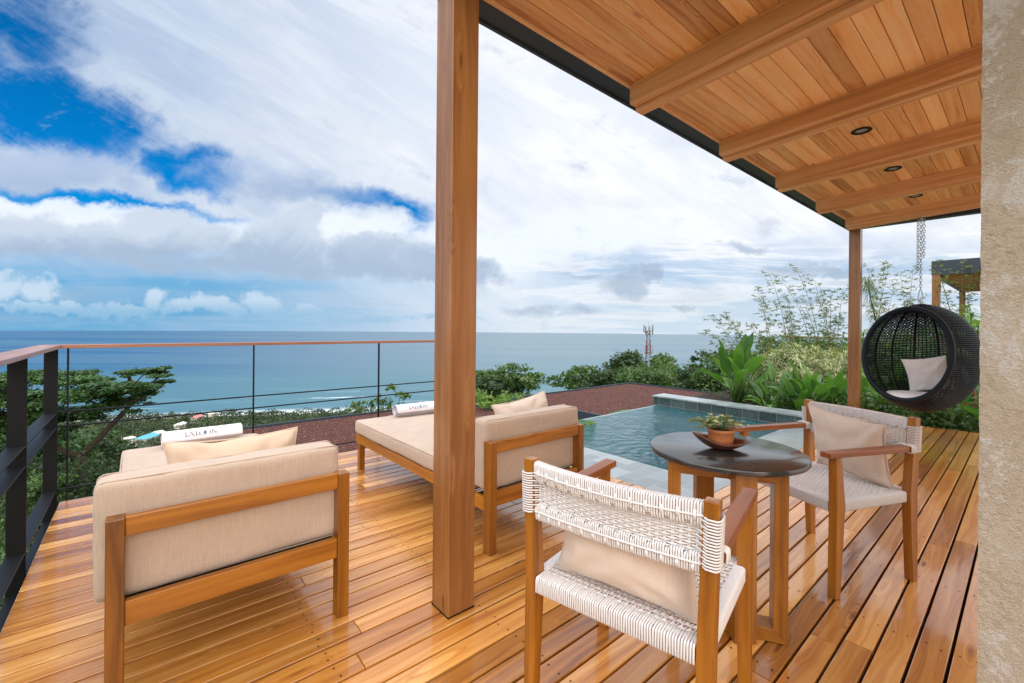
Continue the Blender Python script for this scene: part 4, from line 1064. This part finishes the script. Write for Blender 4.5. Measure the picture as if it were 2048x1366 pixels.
# trees on the hillside below the railing
def blobs(px, py, wpx, hpx, s, n, seed=0, rk=.34):
    rnd = random.Random(seed); out = []
    for k in range(n):
        a = rnd.uniform(-1, 1); b = rnd.uniform(-1, 1); b = b if abs(a) + max(0, -b) < 1.35 else abs(b)
        out.append((pt(px + a * wpx * .5, py + b * hpx * .5, s * (1 + rnd.uniform(-.05, .05))), s / 878 * wpx * rk * rnd.uniform(.6, 1.1)))
    return out
HT = [  # px, py, w, h, s, n, kind, label
    (190, 905, 110, 80, 24, 12, 'lf_dark', 'dark rounded tree directly below the rain tree behind the railing'),
    (150, 975, 150, 90, 19, 14, 'lf_dark', 'dark low tree at the foot of the corner railing post'),
    (20, 960, 130, 90, 17, 12, 'lf_dark', 'dark tree seen between the railing posts at the picture edge'),
    (215, 880, 60, 40, 48, 8, 'lf_mid', 'small rounded tree beside the white cushion edge of the corner daybed'),
    (1020, 776, 130, 92, 36, 14, 'lf_mid', 'open umbrella shaped tree just right of the square post above the daybed pillow'),
    (1180, 757, 80, 44, 52, 9, 'lf_mid', 'low spreading tree leftmost on the hill behind the red roof'),
    (1262, 742, 70, 62, 56, 12, 'lf_dark', 'tall dark tree in front of the lattice tower'),
    (1330, 738, 60, 46, 60, 8, 'lf_mid', 'tree directly right of the lattice tower'),
    (1365, 760, 110, 60, 46, 12, 'lf_mid', 'broad feathery tree behind the right corner of the red roof'),
    (1425, 758, 80, 90, 38, 12, 'lf_dark', 'dark tree behind the tall broad-leaf clump'),
    (1235, 765, 90, 40, 44, 9, 'lf_dark', 'dark low tree behind the ridge of the red roof'),
    (1480, 745, 120, 70, 30, 12, 'lf_mid', 'mid green tree behind the bamboo shoots'),
    (1600, 725, 200, 60, 40, 12, 'lf_mid', 'wide tree crown on the skyline behind the variegated shrub'),
    (1310, 770, 120, 40, 40, 12, 'lf_mid', 'bushy tree just above the long edge of the red roof'),
    (1400, 785, 90, 44, 33, 12, 'lf_dark', 'dark bush at the lower right corner of the red roof'),
    (1050, 810, 90, 40, 30, 10, 'lf_mid', 'dense green tree below the open umbrella tree'),
    (965, 790, 60, 80, 33, 10, 'lf_dark', 'dark tree tucked against the right edge of the square post'),
    (80, 900, 150, 60, 20, 14, 'lf_tree', 'leafy tree filling the space under the rain tree crown'),
    (230, 930, 90, 90, 26, 12, 'lf_dark', 'dark tree between the thin rail post and the corner daybed'),
    (160, 975, 130, 110, 12.6, 14, 'lf_dark', 'dark shrubby tree standing in front of the rain tree trunk'),
    (75, 985, 110, 100, 11.8, 14, 'lf_mid', 'leafy tree between the two wide railing posts')]
for i, (px, py, w, h, s, n, k, lab) in enumerate(HT):
    c = blobs(px, py, w, h, s, int(n * 2), i + 3); b = pt(px, py + h * .5, s); g = gbase(b); g = (g[0], g[1], min(g[2], b.z - 1.5))
    near = s < 30; fl = .30 if i in (4, 5) else .6
    tree('hillside_tree', c, g, (.012 * s ** .92), 9000 / (s ** 1.25), M[k], lab, group='trees on the hillside', flat=fl, upb=1.3, r0=.16, sub=2, asp=.5)
# loose young tree with big leaves behind the poolside daybed's towel
c = [(pt(px, py, s), r) for (px, py, s, r) in ((785, 772, 21, .28), (800, 785, 21, .25), (770, 800, 21, .4), (812, 790, 20.6, .3), (745, 805, 21.3, .4), (715, 812, 21, .45), (700, 830, 21, .5), (760, 825, 20.5, .5), (800, 815, 21, .5), (740, 838, 21, .5), (850, 812, 21.4, .4), (835, 828, 21, .5))]
b = pt(760, 870, 21); tree('young_tree', c, gbase(b), .20, 210, M['lf_mid'], 'loose large-leaved young tree rising behind the towel on the poolside daybed', flat=.6, upb=1.0, r0=.09, sub=1, asp=.6)
c = [(pt(px, py, s), r) for (px, py, s, r) in ((975, 805, 17.5, .5), (1010, 800, 17.8, .45), (960, 790, 18, .5), (1035, 797, 18, .3))]
b = pt(985, 850, 17.6); tree('young_tree', c, gbase(b), .12, 700, M['lf_lime'], 'bright green bush between the two red roofs', flat=.6, r0=.07, sub=1)

# undergrowth right below the deck edge: too dense to count
def stuff_leaves(name, pts, size, m, label, asp=.5, upb=1.2):
    o = quads_mesh(name, leaf_quads(np.array(pts), size, asp, upb), m); tag(o, label, None, kind='stuff'); return o
P = []
for k in range(420):
    s = random.uniform(2.5, 13); l = -random.uniform(.75, 1.6) * s - .4; x, y = sl(s, l)
    if x > -.75 and y < 4.7: x = -.8 - random.random() * 1.5
    z = -2.8 - .24 * max(0, s - 3) + random.uniform(-.9, .6); R = random.uniform(.45, .9)
    d = unit(RNG.normal(size=(150, 3))); P.append(np.array([x, y, z]) + d * (RNG.random(150)[:, None] ** .4) * R * np.array([1, 1, .6]))
stuff_leaves('undergrowth', np.concatenate(P), .11, M['lf_mid'], 'dense green undergrowth below the deck')
# hillside wood and coastal forest
def far_forest():
    Q = []; T_ = []; rnd = random.Random(31)
    def crown(x, y, z, R, n, size):
        d = unit(RNG.normal(size=(n, 3))); d[:, 2] = np.abs(d[:, 2]) * 1.0 - .15; lump = 1 + .2 * np.sin(d[:, :1] * 7 + x) * np.cos(d[:, 1:2] * 6 + y)
        Pp = np.array([x, y, z]) + d * lump * np.array([R, R, R * .62]); N = unit(d + np.array([0, 0, .4]))
        Q.append(leaf_quads(Pp, size, .8, N=N)); T_.append(np.clip(rnd.random() * .8 + RNG.random(n) * .35, 0, 1))
    s = 36.
    while s < 480:                                                 # slope, left part of the view
        l = -1.45 * s
        while l < .72 * s:
            if (l < -.62 * s) or s > 200 or (l > -.15 * s and s > 90) or (l > .08 * s and s > 44): 
                ll = l + rnd.uniform(-3, 3); ss = s + rnd.uniform(-3, 3); x, y = sl(ss, ll); hill = ll > 0 and ss < 200; R = rnd.uniform(2.2, 3.8) if hill else rnd.uniform(3.2, 6.5); crown(x, y, ground_z(ss, ll) + (rnd.uniform(0, 1.2) if hill else rnd.uniform(1.5, 4)), R, int(260 if s < 150 else 80), .42 + s * .0035)
            l += 8
        s += 7.5 + s * .012
    s = 470.
    while s < 1150:
        l = -1.25 * s
        while l < .30 * s:
            ss = s + rnd.uniform(-6, 6); ll = l + rnd.uniform(-6, 6); c = coast(ll)
            if ss < c - 22 and not (ll < -180 and rnd.random() < .04):
                x, y = sl(ss, ll); R = rnd.choice((4, 5, 6, 7, 8, 10)) * rnd.uniform(.8, 1.15); crown(x, y, SEA_Z + 3 + R * .45 + rnd.uniform(0, 3), R, int(34 + R * 5), 2.1)
            l += 10.5
        s += 10
    o = quads_mesh('coastal_forest', np.concatenate(Q), M['lf_far'], tone=np.concatenate(T_)); tag(o, 'dense forest covering the slope and coastal plain', None, kind='stuff')
far_forest()

# ------------------------------------------------------------------ coastal buildings, palms, tower
M['pinkroof'] = simple('pink_roof', (.62, .22, .22), .7, 0, .1, 2, .1); M['tealroof'] = simple('teal_roof', (.10, .42, .52), .5, 0, .1, 2, .1); M['whitew'] = simple('white_wall', (.78, .75, .72), .8, 0, .1, 2, .06); M['glass'] = simple('dark_window', (.02, .03, .04), .15)
def house(px, py, s, w, d, h, roof, label, rz=.3, gable=True):
    p = pt(px, py, s); t = empty('coastal_house', (p.x, p.y, p.z - h), rz, label, 'house', 'houses in the coastal forest')
    m = MB(); m.box(-w / 2, w / 2, -d / 2, d / 2, -9, h); m.build('wall', M['whitew'], t)
    m = MB(); e = .8; r = d * .28; V = [(-w / 2 - e, -d / 2 - e, h), (w / 2 + e, -d / 2 - e, h), (w / 2 + e, d / 2 + e, h), (-w / 2 - e, d / 2 + e, h), (-w / 2 + w * .1, 0, h + r), (w / 2 - w * .1, 0, h + r)]
    b = m.addv(V); m.addf([(0, 1, 5, 4), (2, 3, 4, 5), (1, 2, 5), (3, 0, 4), (0, 3, 2, 1)], b); m.build('roof', roof, t)
    for k in range(3):
        m = MB(); x = -w / 2 + w * (k + .5) / 3; m.box(x - .8, x + .8, -d / 2 - .06, -d / 2 + .02, h * .35, h * .75); m.build('window', M['glass'], t)
house(396, 829, 668, 17, 10, 5, M['pinkroof'], 'house with pink hipped roof by the beach above the rolled towel', .9)
house(428, 822, 690, 12, 8, 4, M['whitew'], 'small white house right of the pink roof', .6)
house(362, 843, 620, 16, 8, 5, M['whitew'], 'white house among trees just left of the pink roof', 1.0)
house(298, 868, 545, 24, 13, 4, M['tealroof'], 'low building with wide teal roof left of the rolled towel', .9)
house(318, 860, 560, 12, 9, 5, M['whitew'], 'white house behind the teal roof', .5)
house(231, 873, 520, 7, 6, 5, M['whitew'], 'small white house between thin railing post and the teal roof', .2)
house(157, 876, 515, 14, 8, 4, M['tealroof'], 'white house with green-blue roof beside the thin corner post', .4)
house(258, 871, 530, 12, 7, 3, M['whitew'], 'low grey-white shed between the small white house and the teal roof', .7)
def palm(px, py, s, H, label):
    p = pt(px, py, s); t = empty('palm_tree', (p.x, p.y, p.z - H), 0, label, 'palm tree', 'coconut palms along the beach'); m = MB(); m.tube([(0, 0, 0), (.3, .1, H * .5), (.9, .2, H)], .3, 5); m.build('trunk', M['bark'], t)
    Q = []
    for k in range(15):
        a = 2 * pi * k / 15 + random.random(); e = random.uniform(-.2, .7); d = Vector((cos(a), sin(a), 0)); sd = Vector((-d.y, d.x, 0)); c = Vector((.9, .2, H)); L = 4.2
        pts = [c + d * (L * f) + Vector((0, 0, L * (e * f - 1.0 * f * f))) for f in (0, .33, .66, 1)]; W = (.3, .75, .6, .05)
        for i in range(3): Q.append([pts[i] - sd * W[i], pts[i] + sd * W[i], pts[i + 1] + sd * W[i + 1], pts[i + 1] - sd * W[i + 1]])
    quads_mesh('crown', np.array([[list(v) for v in q] for q in Q]), M['lf_dark'], t)
for (px, py, s, H, lab) in ((343, 818, 655, 13, 'palm at the shore above the left half of the corner towel'), (499, 817, 668, 13, 'palm on the beach line just left of the slim middle railing post'), (545, 819, 668, 12, 'palm on the beach line right of the slim middle railing post'), (481, 819, 662, 10, 'short palm left of the middle railing post by the beach'),
                            (372, 822, 650, 11, 'palm above the pink roofed house'), (268, 822, 650, 10, 'palm near the shore under the lower limb of the rain tree'), (460, 822, 660, 11, 'palm between the white house and the middle railing post'), (610, 822, 690, 11, 'palm halfway between the middle and right railing posts')):
    palm(px, py, s, H, lab)
def tower():
    p = pt(1297, 715, 110); t = empty('lattice_tower', (p.x, p.y, p.z - 12), .4, 'red and white lattice telecom tower rising behind the dark hillside tree', 'tower')
    R = simple('tower_red', (.22, .05, .035), .6); Wt = simple('tower_white', (.24, .26, .28), .6); H = 18.3; w0, w1 = .95, .45; m = MB()
    def cn(k, z): w = w0 + (w1 - w0) * z / H; a = pi / 4 + k * pi / 2; return Vector((w * cos(a) * 1.2, w * sin(a) * 1.2, z))
    n = 14
    for i in range(n):
        z0, z1 = H * i / n, H * (i + 1) / n; mi = (i // 2) % 2
        for k in range(4):
            m.tube([cn(k, z0), cn(k, z1)], .055, 5, mi=mi); m.tube([cn(k, z0), cn(k + 1, z1)], .032, 4, mi=mi); m.tube([cn(k + 1, z0), cn(k, z1)], .032, 4, mi=mi); m.tube([cn(k, z1), cn(k + 1, z1)], .035, 4, mi=mi)
    m.build('lattice', [Wt, R], t); 
    for z in (12.9, H): 
        m = MB(); m.lathe([(.3, z), (1.0, z), (1.0, z + .12), (.3, z + .12)], 12, mi=0); m.build('platform', R, t)
    for k in range(7):
        a = k * 2 * pi / 7; m = MB(); z = H - .9 + .3 * (k % 3); m.box(-.13, .13, -.08, .08, 0, 1.9, M=Matrix.Translation((1.1 * cos(a), 1.1 * sin(a), z)) @ Matrix.Rotation(a, 4, 'Z')); m.build('antenna', Wt, t)
    for k in range(3):
        a = k * 2.1 + .4; m = MB(); m.box(-.12, .12, -.08, .08, 0, 2.0, M=Matrix.Translation((1.05 * cos(a), 1.05 * sin(a), 12.6))); m.build('antenna', Wt, t)
    m = MB(); m.tube([(0, 0, H), (0, 0, H + 2.6)], .03, 4); m.tube([(.5, .2, H), (.5, .2, H + 1.6)], .02, 4); m.build('mast', Wt, t)
tower()

# ------------------------------------------------------------------ garden beyond the pool
def garden_bed():
    mb = MB(); xs = np.concatenate([np.arange(6.9, 16.1, .25)]); ys = np.arange(-7, 5.1, .25)
    P = [[(x, y, (-.14 if x < 15.5 and -6.5 < y < 4.6 else -1.8) + random.uniform(-.03, .03)) for y in ys] for x in xs]
    mb.grid(P, len(xs), len(ys)); tag(mb.build('garden_soil', M['soil']), kind='structure')
garden_bed()
def blade(mb, base, d, L, W, droop, nrm=None, tone=.5, n=9, tilt=0., stalk=0.):
    """broad leaf: folded along its midrib, arching over"""
    base = Vector(base); d = Vector(d).normalized(); up = Vector((0, 0, 1)); sd = d.cross(up)
    if sd.length < 1e-3: sd = Vector((1, 0, 0))
    sd.normalize(); sd = (Matrix.Rotation(tilt, 3, d) @ sd); P = []; p = base.copy(); cur = d.copy(); mid = []
    for i in range(n + 1):
        f = i / n; mid.append(p.copy()); cur = (cur + Vector((0, 0, -droop / n * (.4 + 1.6 * f)))).normalized(); p = p + cur * L / n
    for i, q in enumerate(mid):
        f = i / n; t = mid[min(i + 1, n)] - mid[max(i - 1, 0)]; nn = sd.cross(t).normalized(); w = W * .5 * (sin(pi * min(1, f ** .75)) ** .7 * (1 - .12 * f)) + .002 if 0 < f < 1 else .002; wav = .06 * W * sin(f * 11 + base.x * 7)
        P.append([q - sd * w + nn * (w * .35 + wav), q - sd * w * .5 + nn * w * .12, q, q + sd * w * .5 + nn * w * .12, q + sd * w + nn * (w * .35 - wav)])
    mb.grid(P, n + 1, 5, tone=tone)
def broadleaf(name, base, leaves, label, cat='plant', flowers=None, group='broad-leaved garden plants'):
    t = empty(name, base, label=label, cat=cat, group=group); mb = MB(); st = MB(); rnd = random.Random(hash(label) % 999 if False else len(label))
    for (a, el, stem, L, W, dr) in leaves:
        h = Vector((cos(a), sin(a), 0)); d = (h * cos(el) + Vector((0, 0, sin(el)))).normalized(); s0 = Vector((rnd.uniform(-.08, .08), rnd.uniform(-.08, .08), 0)); e = s0 + d * stem + Vector((0, 0, stem * .15))
        st.tube([s0, s0.lerp(e, .5) + Vector((0, 0, stem * .08)), e], .014, 5, radii=[.018, .013, .007]); blade(mb, e, d, L, W, dr, tone=rnd.random(), tilt=rnd.uniform(-.7, .7))
    st.build('stems', M['gstalk'], t); mb.build('leaves', M['lf_banana'], t)
    return t
def rleaves(n, seed, stem=(.3, .8), L=(.4, .7), W=(.14, .22), el=(45, 85), dr=(.3, 1.0), az=None):
    r = random.Random(seed); return [((az[0] + (az[1] - az[0]) * r.random()) if az else (2 * pi * k / n + r.uniform(-.3, .3)), radians(r.uniform(*el)), r.uniform(*stem), r.uniform(*L), r.uniform(*W), r.uniform(*dr)) for k in range(n)]
G0 = -.14
def gp(px, s): p = pt(px, 700, s); return (p.x, p.y, G0)
broadleaf('broad_leaf_plant', gp(1480, 8.5), rleaves(8, 1, (.45, .75), (.50, .68), (.20, .27), (74, 88), (.1, .5)) + rleaves(13, 2, (.25, .60), (.42, .58), (.18, .26), (35, 66), (.3, 1.0)), 'tall broad-leaved clump with upright paddle leaves behind the slate pool wall')
broadleaf('broad_leaf_plant', gp(1605, 7.1), rleaves(12, 3, (.10, .35), (.35, .5), (.11, .16), (45, 80), (.4, 1.0)), 'low broad-leaved plant behind the pool wall left of the terrace post')
broadleaf('broad_leaf_plant', gp(1672, 7.0), rleaves(10, 4, (.15, .35), (.4, .5), (.13, .19), (55, 85), (.3, .8)), 'broad-leaved plant touching the left side of the far terrace post')
broadleaf('broad_leaf_plant', gp(1722, 7.4), rleaves(9, 5, (.10, .4), (.35, .5), (.12, .17), (50, 85), (.3, .9)), 'broad-leaved plant between the far terrace post and the egg chair')
broadleaf('broad_leaf_plant', gp(1545, 7.4), rleaves(7, 15, (.08, .25), (.3, .4), (.10, .14), (30, 70), (.5, 1.2)), 'small broad-leaved plant between the tall clump and the low one')
for i, (px, s, n, lab) in enumerate(((1900, 8.6, 9, 'banana plant with dark leaves behind the right side of the egg chair'), (1935, 10.4, 7, 'banana plant with bright yellow-green leaf below the neighbouring roof'), (1860, 11.5, 7, 'banana plant behind the top of the egg chair'))):
    broadleaf('banana_plant', gp(px, s), rleaves(n, 30 + i, (.6, 1.15), (.5, .75), (.17, .25), (55, 84), (.5, 1.3)), lab, 'banana plant', group='banana plants')
# ginger stalks and heliconia under the egg chair
def stalks(px, s, n, label, mtl, H=(1.0, 1.7), fl=None, seed=0):
    b = gp(px, s); t = empty('ginger_plant', b, label=label, cat='plant', group='ginger plants beyond the deck end'); r = random.Random(seed); st = MB(); lf = MB(); f_ = MB()
    for k in range(n):
        a = r.uniform(0, 6.28); x, y = r.uniform(-.28, .28), r.uniform(-.28, .28); h = r.uniform(*H); top = Vector((x + .12 * cos(a), y + .12 * sin(a), h)); st.tube([(x, y, 0), (x + .03 * cos(a), y + .03 * sin(a), h * .5), top], .018, 6, radii=[.022, .018, .010])
        for q in range(7):
            z = .35 + (h - .3) * q / 7; aa = a + q * 2.6; blade(lf, Vector((x, y, 0)).lerp(top, min(1, z / h)), (cos(aa), sin(aa), .5), r.uniform(.35, .5), r.uniform(.07, .11), r.uniform(.5, 1.2), tone=r.random(), n=6)
    st.build('stalks', mtl, t); lf.build('leaves', M['lf_banana'], t)
    if fl:
        m, px2, py2, s2, k2 = fl; c = pt(px2, py2, s2) - Vector(b)
        for q in range(k2):
            a = 2 * pi * q / k2 if k2 > 8 else (q % 2) * pi + .3; d = Vector((RT.x * cos(a), RT.y * cos(a), .55 + .1 * q)).normalized() if k2 <= 8 else Vector((cos(a), sin(a), r.uniform(-.5, 1))).normalized()
            o = c + (Vector((0, 0, .03 * q)) if k2 <= 8 else Vector()); sd = d.cross(Vector((FW.x, FW.y, 0))).normalized(); L = .13 if k2 <= 8 else .07; W = .03
            f_.hexa([o - sd * W, o + d * L * .98, o + sd * W, o + d * L, o - sd * W * .6 + Vector((FW.x, FW.y, 0)) * .03, o + d * L * .99, o + sd * W * .6 + Vector((FW.x, FW.y, 0)) * .03, o + d * L * 1.01], 0)
        f_.tube([Vector((c.x, c.y, -.0)), c + Vector((0, 0, .1))], .008, 5); f_.build('flower', m, t)
stalks(1850, 7.9, 5, 'green ginger stalks under the egg chair, left group', M['gstalk'], seed=2)
stalks(1880, 7.7, 5, 'brownish ginger stalks under the middle of the egg chair', M['stalk'], seed=3)
stalks(1930, 7.6, 6, 'pale ginger stalks with a red heliconia flower right of the egg chair', M['stalk'], fl=(M['redfl'], 1926, 838, 7.0, 5), seed=4)
stalks(1952, 7.9, 5, 'ginger plant with a pink flower at the stucco wall edge', M['gstalk'], (1.1, 1.9), fl=(M['pinkfl'], 1951, 760, 7.2, 16), seed=5)
stalks(1790, 8.3, 6, 'leafy ginger plant behind the left side of the egg chair', M['gstalk'], (.9, 1.5), seed=6)
# variegated shrub
def varshrub(cpx, s, w, h, zc, nro, label, name='variegated_shrub', m='lf_var', blen=.15, seed=1):
    c = gp(cpx, s); t = empty(name, c, label=label, cat='shrub'); Q = []; r = np.random.default_rng(seed); st = MB()
    for k in range(nro):
        d = r.normal(size=3); d /= np.linalg.norm(d); d[2] = abs(d[2]) * .95 + .02; k_ = r.random() ** .35; lump = 1 + .22 * sin(d[0] * 6 + seed) * cos(d[1] * 7)
        cc = np.array([d[0] * w * k_ * lump, d[1] * w * k_ * lump, d[2] * h * k_ * lump]); ax = unit(d + np.array([0, 0, .7]) + r.normal(size=3) * .25)
        if k % 6 == 0: st.tube([(0, 0, 0), tuple(cc * .5 + np.array([0, 0, -.05])), tuple(cc)], .008, 4, radii=[.016, .009, .004])
        n = 16; a = r.uniform(0, 2 * pi, n); e1 = np.cross(ax, [.3, .5, .8]); e1 /= np.linalg.norm(e1); e2 = np.cross(ax, e1); lay = r.uniform(-.3, 1.3, n)
        dirs = unit(ax * lay[:, None] + (e1 * np.cos(a)[:, None] + e2 * np.sin(a)[:, None])); L = blen * r.uniform(.7, 1.2, n)[:, None]; sd = unit(np.cross(dirs, ax + .01)) * .011 * (blen / .15)
        b0 = cc + ax * r.uniform(-.05, .05, n)[:, None]; tip = b0 + dirs * L + np.array([0, 0, -1]) * L * .25; mid = b0 + dirs * L * .5 + np.array([0, 0, .1]) * L
        Q.append(np.stack([b0, mid + sd, tip, mid - sd], 1))
    quads_mesh('foliage', np.concatenate(Q), M[m], t); st.build('stems', M['bark'], t); return t
varshrub(1588, 8.6, .74, 1.15, 0, 760, 'pale variegated shrub with whorled narrow leaves in the middle of the garden', seed=2)
varshrub(1660, 8.7, .72, 1.0, 0, 760, 'pale variegated shrub just left of the far terrace post', seed=5)
varshrub(1540, 9.8, .45, .72, 0, 200, 'low variegated shrub behind the tall broad-leaved clump', seed=8)
varshrub(1765, 9.9, .75, 1.35, 0, 520, 'yellow-green feathery shrub behind the far terrace post', m='lf_lime', blen=.24, seed=9)
varshrub(1935, 10.0, .8, 1.7, 0, 620, 'lime green shrub right of the egg chair', m='lf_lime', blen=.26, seed=12)
varshrub(1845, 10.8, .8, 1.15, 0, 520, 'loose lime green shrub behind the egg chair', m='lf_lime', blen=.24, seed=17)
varshrub(1700, 9.0, .5, .85, 0, 320, 'pale variegated shrub directly behind the far terrace post', seed=19)
# plumed stems with long drooping leaves
def plume(pts, label, seed=0, L=.22):
    base = pts[0]; t = empty('plumed_plant', tuple(base), label=label, cat='plant', group='plumed plants by the far post'); r = random.Random(seed); m = MB(); m.tube([p - base for p in pts], .012, 5, radii=[.02 - .014 * i / (len(pts) - 1) for i in range(len(pts))]); m.build('stem', M['bark'], t); Q = []
    N = 420
    for k in range(N):
        f = (.35 + .65 * k / N) * (len(pts) - 1); i = min(int(f), len(pts) - 2); p = pts[i].lerp(pts[i + 1], f - i) - base; a = r.uniform(0, 6.28); d = Vector((cos(a), sin(a), r.uniform(-.1, .5))).normalized(); sd = d.cross(Vector((0, 0, 1))).normalized() * .007; l_ = L * r.uniform(.7, 1.2)
        mid = p + d * l_ * .5; tip = p + d * l_ * .85 + Vector((0, 0, -.55 * l_)); Q.append([p, mid + sd, tip, mid - sd])
    quads_mesh('leaves', np.array([[list(v) for v in q] for q in Q]), M['lf_bamboo'], t)
plume([Vector(gp(1765, 9.0)), pt(1762, 740, 9.0), pt(1752, 650, 8.9), pt(1738, 590, 8.8), pt(1729, 562, 8.8)], 'tall plumed plant with drooping narrow leaves right of the far terrace post', 1)
plume([Vector(gp(1712, 9.4)), pt(1705, 770, 9.3), pt(1695, 730, 9.2), pt(1690, 712, 9.2)], 'short plumed plant hidden behind the far terrace post', 2)
# bamboo
def bamboo(tips, base, s, label, seed=0):
    b = Vector(gp(base, s)); t = empty('bamboo', tuple(b), label=label, cat='bamboo', group='thin bamboo shoots above the garden'); r = random.Random(seed); m = MB(); Q = []
    for (px, py) in tips:
        tp = pt(px, py, s + r.uniform(-.4, .4)) - b; s0 = Vector((r.uniform(-.25, .25), r.uniform(-.25, .25), 0)); c1 = Vector((tp.x * .35, tp.y * .35, tp.z * .72)); n = 14; P = []
        for i in range(n + 1):
            f = i / n; P.append(s0 * (1 - f) ** 2 + c1 * 2 * f * (1 - f) + tp * f * f)
        m.tube(P, .006, 5, radii=[.010 - .008 * i / n for i in range(n + 1)])
        nod = 30
        for q in range(nod):
            f = .30 + .70 * q / (nod - 1); i = min(int(f * n), n - 1); p = P[i].lerp(P[i + 1], f * n - i); a = r.uniform(0, 6.28); bl = r.uniform(.08, .30) * (1.15 - f * .6); d = Vector((cos(a), sin(a), r.uniform(.0, .7))).normalized(); e = p + d * bl + Vector((0, 0, -.02))
            m.tube([p, e], .0022, 3)
            for g_ in (.4, .75, 1.):
                c = p.lerp(e, g_)
                for w in range(r.choice((2, 3, 4))):
                    dd = (d + Vector((r.gauss(0, .7), r.gauss(0, .7), r.uniform(-.9, .2)))).normalized(); sd = dd.cross(Vector((r.gauss(0, 1), r.gauss(0, 1), 1))).normalized() * .0085; l_ = r.uniform(.06, .11); Q.append([c, c + dd * l_ * .45 + sd, c + dd * l_, c + dd * l_ * .45 - sd])
    m.build('stems', M['cane'], t); quads_mesh('leaves', np.array([[list(v) for v in q] for q in Q]), M['lf_bamboo'], t)
bamboo([(1415, 635), (1448, 627), (1408, 665), (1430, 690), (1462, 650)], 1515, 10.2, 'bamboo arching left above the tall broad-leaved clump', 1)
bamboo([(1512, 577), (1525, 600), (1500, 650)], 1540, 10.0, 'bamboo shoot left of the middle, topped by a single tuft', 2)
bamboo([(1574, 595), (1560, 610), (1583, 640), (1536, 550)], 1590, 10.4, 'upright bamboo cluster above the variegated shrub', 3)
bamboo([(1587, 535), (1628, 565), (1556, 560), (1610, 620)], 1655, 10.2, 'tallest bamboo, arching left from beside the far post', 4)
bamboo([(1659, 583), (1687, 579), (1640, 600), (1672, 640)], 1668, 9.8, 'bamboo immediately left of the far post', 5)
bamboo([(1771, 525), (1778, 534), (1735, 536), (1790, 580)], 1750, 10.5, 'tall bamboo right of the far post, behind the plumed plant', 6)
bamboo([(1826, 538), (1800, 554), (1812, 590), (1840, 600), (1790, 620)], 1815, 10.4, 'bamboo behind the chain of the egg chair', 7)
bamboo([(1925, 530), (1945, 545), (1880, 560), (1868, 530), (1950, 570)], 1915, 10.6, 'bamboo in front of the neighbouring dark fascia', 8)
# dense planting behind
P = []
for k in range(300):
    x = random.uniform(8.9, 13.5); y = random.uniform(-.8, 4.2); R = random.uniform(.25, .5); z = random.uniform(.0, .42) if x * FW.x + y * FW.y > 9.3 else random.uniform(-.2, .0); d = unit(RNG.normal(size=(130, 3))); P.append(np.array([x, y, z]) + d * (RNG.random(130)[:, None] ** .4) * R)
for k in range(60):
    x = random.uniform(8.1, 8.9); y = random.uniform(-.6, 3.2); d = unit(RNG.normal(size=(130, 3))); P.append(np.array([x, y, random.uniform(-.1, .12)]) + d * (RNG.random(130)[:, None] ** .4) * .26)
stuff_leaves('garden_foliage', np.concatenate(P), .085, M['lf_mid'], 'dense dark foliage filling the garden bed', .45)
for i, (x, y, h) in enumerate(((8.5, .2, .8), (8.4, .75, .7), (8.6, 1.3, .75), (8.3, 2.3, .55), (8.6, 2.9, .6))):
    broadleaf('broad_leaf_plant', (x, y, G0), rleaves(11, 60 + i, (.15, .15 + h * .6), (.35, .5), (.11, .17), (40, 82), (.4, 1.1)), ('broad-leaved plant at the end of the deck by the stucco wall edge', 'broad-leaved plant directly under the egg chair at the deck end', 'broad-leaved plant under the left half of the egg chair', 'broad-leaved plant right behind the foot of the far terrace post', 'low broad-leaved plant left of the far terrace post foot, near the slate wall')[i])
# fern fronds beyond the infinity edge
def fern(base, n, L, label, seed):
    t = empty('fern', tuple(base), label=label, cat='fern', group='ferns beyond the infinity edge'); r = random.Random(seed); m = MB(); Q = []
    for k in range(n):
        a = 2 * pi * k / n + r.uniform(-.3, .3); d = Vector((cos(a), sin(a), .7)).normalized(); P = []; cur = d.copy(); p = Vector((0, 0, 0))
        for i in range(12): P.append(p.copy()); cur = (cur + Vector((0, 0, -.09))).normalized(); p = p + cur * L / 12
        m.tube(P, .004, 4)
        for i in range(2, 12):
            tt = (P[i] - P[i - 1]).normalized(); sd = tt.cross(Vector((0, 0, 1))).normalized(); w = L * .28 * sin(pi * (i + 1) / 14)
            for sg in (-1, 1):
                for h in (0, .5):
                    c = P[i] - tt * h * L / 12; Q.append([c, c + sd * sg * w * .5 + tt * .018, c + sd * sg * w + tt * .03 - Vector((0, 0, w * .2)), c + sd * sg * w * .5 - tt * .012])
    m.build('stems', M['gstalk'], t); quads_mesh('fronds', np.array([[list(v) for v in q] for q in Q]), M['lf_lime'] if seed == 3 else M['lf_banana'], t)
fern(pt(1280, 838, 7.6), 13, .55, 'green fern at the far corner of the infinity pool, left of the slate wall', 1)
fern(pt(1318, 832, 7.8), 11, .45, 'green fern tucked against the end of the raised slate wall', 2)
fern(pt(1168, 850, 5.9), 7, .22, 'small lime fern behind the backrest of the poolside daybed', 3)
fern(pt(1250, 845, 7.4), 9, .40, 'green fern furthest left along the pool edge', 4)
# thin bamboo pole rail across the garden
m = MB(); a, b = pt(1560, 676, 16), pt(1700, 682, 16); m.tube([a, b], .03, 6); o = m.build('pole', M['cane']); tag(o, 'thin horizontal bamboo pole behind the bamboo shoots', 'pole')
